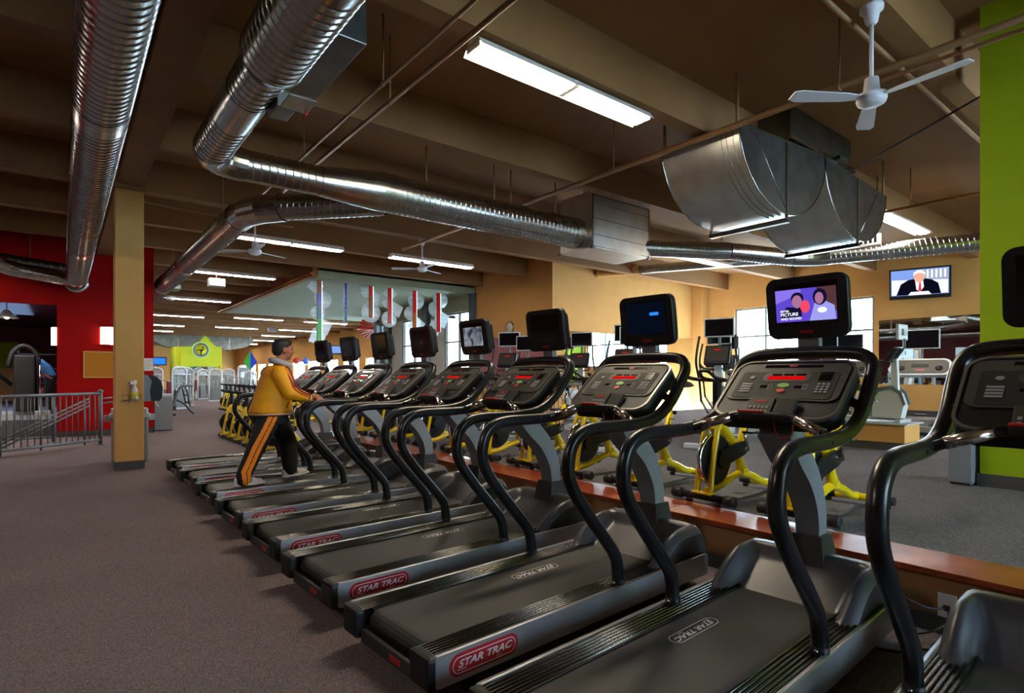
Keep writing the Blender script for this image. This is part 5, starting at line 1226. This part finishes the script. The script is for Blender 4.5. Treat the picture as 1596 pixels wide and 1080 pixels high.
# ------------------------------------------------------------------ people
mat('skin', (168,104,76), rough=0.55, noise=0.05, nscale=20); mat('hair_black', (16,13,12), rough=0.6, noise=0.2, nscale=40)
mat('jacket_yellow', (250,166,4), rough=0.6, noise=0.05, nscale=14, bump=0.25, bscale=9); mat('trim_red', (150,16,20), rough=0.6); mat('trim_dark', (40,14,20), rough=0.6)
mat('pants_black', (13,14,22), rough=0.75, bump=0.25, bscale=12); mat('stripe_orange', (250,140,14), rough=0.6, bump=0.2, bscale=14); mat('stripe_ink', (60,26,8), rough=0.6)
mat('shoe_white', (222,216,214), rough=0.5); mat('shoe_grey', (120,122,128), rough=0.5); mat('hood_cloth', (168,174,178), rough=0.9, bump=0.3, bscale=25); mat('eye_dark', (20,14,12), rough=0.2); mat('lip', (130,66,56), rough=0.5); mat('shirt_blue', (70,140,215), rough=0.7)
def voxel(mb, name, mats, parent, size, smooth=6, color=None):
    """fuse overlapping shapes into one smooth skin"""
    tmp = bpy.data.objects.new('tmp', mb.mesh('tmp', mats[0])); COL.objects.link(tmp)
    m = tmp.modifiers.new('r', 'REMESH'); m.mode = 'VOXEL'; m.voxel_size = size; m.use_smooth_shade = True
    s = tmp.modifiers.new('s', 'SMOOTH'); s.iterations = smooth; s.factor = 0.5
    dg = bpy.context.evaluated_depsgraph_get(); dg.update()
    me = bpy.data.meshes.new_from_object(tmp.evaluated_get(dg)); bpy.data.objects.remove(tmp)
    me.name = name; me.materials.clear()
    for q in mats: me.materials.append(MATS[q])
    me.polygons.foreach_set('use_smooth', [True]*len(me.polygons))
    if color:
        me.polygons.foreach_set('material_index', [color(p.center, p.normal) for p in me.polygons])
    o = bpy.data.objects.new(name, me); COL.objects.link(o); o.parent = parent
    return o
def limb(mb, pts, rs, n=12):
    for p, r in zip(pts, rs): mb.ball(p, r, n=n, m=8)
    return mb.tube(pts, rs, n)
def loft(mb, secs, n=20):
    """secs: (cx, cy, z, rx, ry)"""
    vs = []
    for cx, cy, z, rx, ry in secs:
        for k in range(n):
            a = 2*math.pi*k/n; vs.append((cx+rx*math.cos(a), cy+ry*math.sin(a), z))
    fs = [(i*n+k, i*n+(k+1)%n, (i+1)*n+(k+1)%n, (i+1)*n+k) for i in range(len(secs)-1) for k in range(n)]
    fs += [tuple(range(n))[::-1], tuple((len(secs)-1)*n+k for k in range(n))]
    return mb.add(vs, fs, 0, True)
F = TMS[6]
P = thing('person', 'person in a yellow jacket and black trousers with orange stripe walking on a treadmill', 'person', F.location, F.rotation_euler[2])
yc = 0.36; yn = 0.275; yf = 0.45
NL = [(0.615,yn,0.95),(0.475,yn,0.645),(0.325,yn-0.01,0.30)]
FL = [(0.71,yf,0.95),(0.855,yf,0.62),(0.875,yf,0.32)]
NA = [(0.665,0.150,1.405),(0.745,0.085,1.20),(0.945,0.062,1.135)]
FA = [(0.685,0.575,1.405),(0.775,0.665,1.20),(0.955,0.742,1.135)]
# body: one skin with head, neck, trunk, limbs and hands
b = MB()
b.ball((0.772,yc,1.690),(0.100,0.078,0.098)); b.ball((0.800,yc,1.625),(0.068,0.060,0.068)); b.ball((0.828,yc,1.585),(0.036,0.038,0.028))   # skull, jaw, chin
b.ball((0.862,yc,1.712),(0.014,0.048,0.014)); b.tube([(0.862,yc,1.690),(0.885,yc,1.655)],[0.010,0.016],8); b.ball((0.884,yc,1.652),(0.016,0.018,0.013))   # brow, nose
b.ball((0.860,yc,1.618),(0.014,0.024,0.009)); b.ball((0.855,yc,1.605),(0.014,0.022,0.009))
for s in (-1,1):
    b.ball((0.765,yc+s*0.080,1.668),(0.024,0.010,0.034)); b.ball((0.838,yc+s*0.040,1.645),(0.030,0.022,0.026))
limb(b, [(0.765,yc,1.62),(0.725,yc,1.50)], [0.058,0.066]); loft(b, [(0.66,yc,0.92,0.13,0.16),(0.66,yc,1.10,0.12,0.15),(0.68,yc,1.30,0.13,0.18),(0.70,yc,1.44,0.10,0.17),(0.72,yc,1.50,0.06,0.07)])
for leg in (NL, FL): limb(b, leg, [0.085,0.055,0.038])
for arm in (NA, FA): limb(b, arm, [0.055,0.042,0.031])
for s, arm in ((1, NA), (-1, FA)):
    wx, wy, wz = arm[2]; ry = 0.045 if s == 1 else 0.755
    limb(b, [(wx,wy,wz),(wx+0.05,ry+s*0.004,wz+0.018),(wx+0.085,ry,wz+0.012)], [0.030,0.032,0.030])
    for k, (dx, L) in enumerate(((0.055,0.072),(0.075,0.082),(0.095,0.080),(0.113,0.066))):
        # fingers curl over the rail to its outer side
        x0 = wx+dx; b.tube(smooth_path([(x0,ry,wz+0.016),(x0+0.012,ry-s*0.034,wz+0.008),(x0+0.016,ry-s*0.046,wz-0.024),(x0+0.012,ry-s*0.034,wz-0.024-L*0.35)],3), 0.0092, 8)
    b.tube(smooth_path([(wx+0.03,ry+s*0.02,wz+0.008),(wx+0.06,ry+s*0.042,wz-0.004),(wx+0.085,ry+s*0.040,wz-0.032)],3), 0.0105, 8)
bd = voxel(b, 'body', ['skin'], P, 0.0075, 3)
for s in (-1,1): MB().ball((0.864,yc+s*0.031,1.682),(0.007,0.012,0.006)).build('eye', 'eye_dark', bd)
MB().ball((0.872,yc,1.611),(0.006,0.021,0.005)).build('mouth', 'lip', bd)
for s in (-1,1): MB().tube([(0.868,yc+s*0.014,1.700),(0.864,yc+s*0.045,1.703)],0.005,6).build('eyebrow', 'hair_black', bd)
h = MB()
h.ball((0.755,yc,1.722),(0.108,0.085,0.082)); h.ball((0.708,yc,1.675),(0.060,0.076,0.075)); h.ball((0.805,yc,1.760),(0.066,0.070,0.038)); h.ball((0.735,yc,1.630),(0.034,0.055,0.05)); h.ball((0.745,yc-0.06,1.70),(0.045,0.022,0.055)); h.ball((0.745,yc+0.06,1.70),(0.045,0.022,0.055))
h.ball((0.775,yc-0.070,1.685),(0.012,0.012,0.03)); h.ball((0.775,yc+0.070,1.685),(0.012,0.012,0.03))
voxel(h, 'hair', ['hair_black'], P, 0.010, 3)
j = MB()
loft(j, [(0.640,yc,0.945,0.222,0.215),(0.640,yc,0.99,0.232,0.225),(0.655,yc,1.10,0.210,0.215),(0.672,yc,1.22,0.190,0.210),(0.690,yc,1.33,0.172,0.215),(0.698,yc,1.41,0.150,0.225),(0.71,yc,1.465,0.115,0.170),(0.725,yc,1.50,0.085,0.09)], 28)
for arm in (NA, FA): limb(j, [arm[0], tuple((Vector(arm[0])+Vector(arm[1]))/2), arm[1], tuple((Vector(arm[1])+Vector(arm[2]))/2), arm[2]], [0.092,0.088,0.080,0.070,0.050])
def jcol(c, n): return 0
jk = voxel(j, 'jacket', ['jacket_yellow'], P, 0.011, 5, jcol)
for z, rx, ry, c_ in ((0.948,0.219,0.212,'trim_dark'),(0.966,0.222,0.215,'shoe_white'),(0.984,0.224,0.217,'trim_red')):
    MB().tube([(0.640+rx*math.cos(2*math.pi*k/36), yc+ry*math.sin(2*math.pi*k/36), z) for k in range(36)], 0.0065, 6, closed=True).build('hem_stripe', c_, jk)
for dz in (0.0, 0.030):
    pts = [(0.735,0.158,1.485-dz*0.3),(0.742-dz,0.090,1.455-dz),(0.770-dz*0.8,0.045,1.36-dz),(0.805-dz*0.9,0.022,1.255-dz*0.6),(0.860-dz*0.4,0.012,1.212-dz*0.9),(0.955-dz*0.2,0.020,1.168-dz*0.8)]
    MB().tube(smooth_path(pts,5), 0.0085, 6).build('sleeve_stripe', 'trim_red', jk)
for q, c_ in ((0.0,'trim_dark'),(0.018,'shoe_white')):
    for arm in (NA, FA):
        p = Vector(arm[2]); t = (p-Vector(arm[1])).normalized(); nx = t.cross(Vector((0,0,1))).normalized(); ny = t.cross(nx); p = p - t*q
        MB().tube([p + (nx*math.cos(2*math.pi*k/18)+ny*math.sin(2*math.pi*k/18))*0.0475 for k in range(18)], 0.006, 6, closed=True).build('cuff_stripe', c_, jk)
MB().tube([(0.735,0.146,1.03),(0.765,0.150,1.10)], 0.004, 6).build('pocket_zip', 'trim_red', jk)
c = MB()
for k in range(24):
    a = 2*math.pi*k/24; c.ball((0.742+0.098*math.cos(a), yc+0.092*math.sin(a), 1.525-0.035*math.cos(a)), 0.034, n=8, m=6)
c.ball((0.835,yc-0.02,1.455),(0.03,0.05,0.06)); c.ball((0.84,yc-0.02,1.40),(0.022,0.035,0.05))
voxel(c, 'collar', ['hood_cloth'], P, 0.011, 4)
p = MB(); loft(p, [(0.655,yc,1.02,0.15,0.175),(0.655,yc,0.95,0.165,0.185),(0.66,yc,0.86,0.165,0.18),(0.66,yc,0.80,0.10,0.12)])
limb(p, [NL[0],(0.545,yn,0.80),NL[1],(0.40,yn,0.48),(0.335,yn,0.33),(0.325,yn,0.275)], [0.125,0.112,0.100,0.088,0.082,0.080]); limb(p, [FL[0],(0.79,yf,0.79),FL[1],(0.875,yf,0.47),(0.885,yf,0.36),(0.885,yf,0.315)], [0.125,0.115,0.105,0.098,0.088,0.080])
SL_ = [Vector((0.635,0,1.02)), Vector((0.535,0,0.80)), Vector((0.445,0,0.62)), Vector((0.375,0,0.45)), Vector((0.335,0,0.36)), Vector((0.350,0,0.25))]
def pcol(cn, n):
    if n.y > -0.25 or cn.y > yn + 0.03: return 0
    q = Vector((cn.x, 0, cn.z)); best = 9; side = 0
    for a, b_ in zip(SL_[:-1], SL_[1:]):
        t = max(0, min(1, (q-a).dot(b_-a)/(b_-a).length_squared)); dd = q-(a+(b_-a)*t)
        if dd.length < best: best = dd.length; side = dd.x
    if best < 0.005: return 2
    return 1 if best < 0.046 else 0
voxel(p, 'trousers', ['pants_black','stripe_orange','stripe_ink'], P, 0.0085, 5, pcol)
def shoe(x, yv, z, rz, ry):
    T = Matrix.Translation((x,yv,z)) @ Matrix.Rotation(math.radians(ry),4,'Y') @ Matrix.Rotation(math.radians(rz),4,'Z')
    m = MB(); m.ball((-0.02,0,0.055),(0.065,0.042,0.055),T=T); m.ball((0.08,0,0.045),(0.075,0.045,0.042),T=T); m.ball((0.155,0,0.035),(0.060,0.047,0.033),T=T); m.ball((0.06,0,0.02),(0.15,0.046,0.02),T=T)
    s = voxel(m, 'shoe', ['shoe_white'], P, 0.009, 3)
    MB().tube([T @ Vector((0.075-0.15*math.cos(2*math.pi*k/24)*(1.0), 0.044*math.sin(2*math.pi*k/24), 0.012)) for k in range(24)], 0.011, 6, closed=True).build('sole_edge', 'shoe_white', s)
    MB().bbox(0.03,0.09,-0.046,0.046,0.03,0.072,0.008,T=T).build('side_panel', 'shoe_grey', s)
shoe(0.315, yn, 0.212, 0, 0); shoe(0.875, yf, 0.222, 0, -5)
# small figure bending over in the annex
Q = thing('person', 'person in a blue shirt bending over inside the red wall opening', 'person', (-0.36,19.6,0.40))
b = MB(); b.ball((-0.22,0,1.42),(0.09,0.08,0.11)); loft(b, [(0.10,0,0.85,0.12,0.16),(0.10,0,1.0,0.12,0.16)]); limb(b, [(0.10,0,0.95),(-0.04,0,1.20),(-0.14,0,1.33)],[0.13,0.14,0.10]); limb(b, [(-0.14,0,1.33),(-0.21,0,1.40)],[0.05,0.05])
for s in (-1,1): limb(b, [(0.10,s*0.09,0.88),(0.04,s*0.10,0.48),(0.12,s*0.10,0.06)],[0.085,0.06,0.04]); limb(b, [(0.12,s*0.10,0.04),(-0.06,s*0.10,0.03)],[0.035,0.03]); limb(b, [(-0.12,s*0.19,1.28),(-0.06,s*0.24,1.02),(0.12,s*0.20,0.92)],[0.05,0.04,0.03])
voxel(b, 'body', ['skin'], Q, 0.014, 3)
b = MB(); limb(b, [(0.08,0,1.0),(-0.02,0,1.17),(-0.12,0,1.31)],[0.15,0.165,0.13]); 
for s in (-1,1): limb(b, [(-0.12,s*0.16,1.29),(-0.08,s*0.22,1.12)],[0.075,0.065])
voxel(b, 'shirt', ['shirt_blue'], Q, 0.016, 4)
b = MB(); loft(b, [(0.10,0,0.80,0.14,0.17),(0.10,0,1.0,0.15,0.18)])
for s in (-1,1): limb(b, [(0.10,s*0.09,0.88),(0.04,s*0.10,0.48),(0.12,s*0.10,0.10)],[0.11,0.08,0.07])
voxel(b, 'trousers', ['pants_black'], Q, 0.016, 4); voxel(MB().ball((-0.20,0,1.45),(0.10,0.09,0.10)), 'hair', ['hair_black'], Q, 0.02, 2)
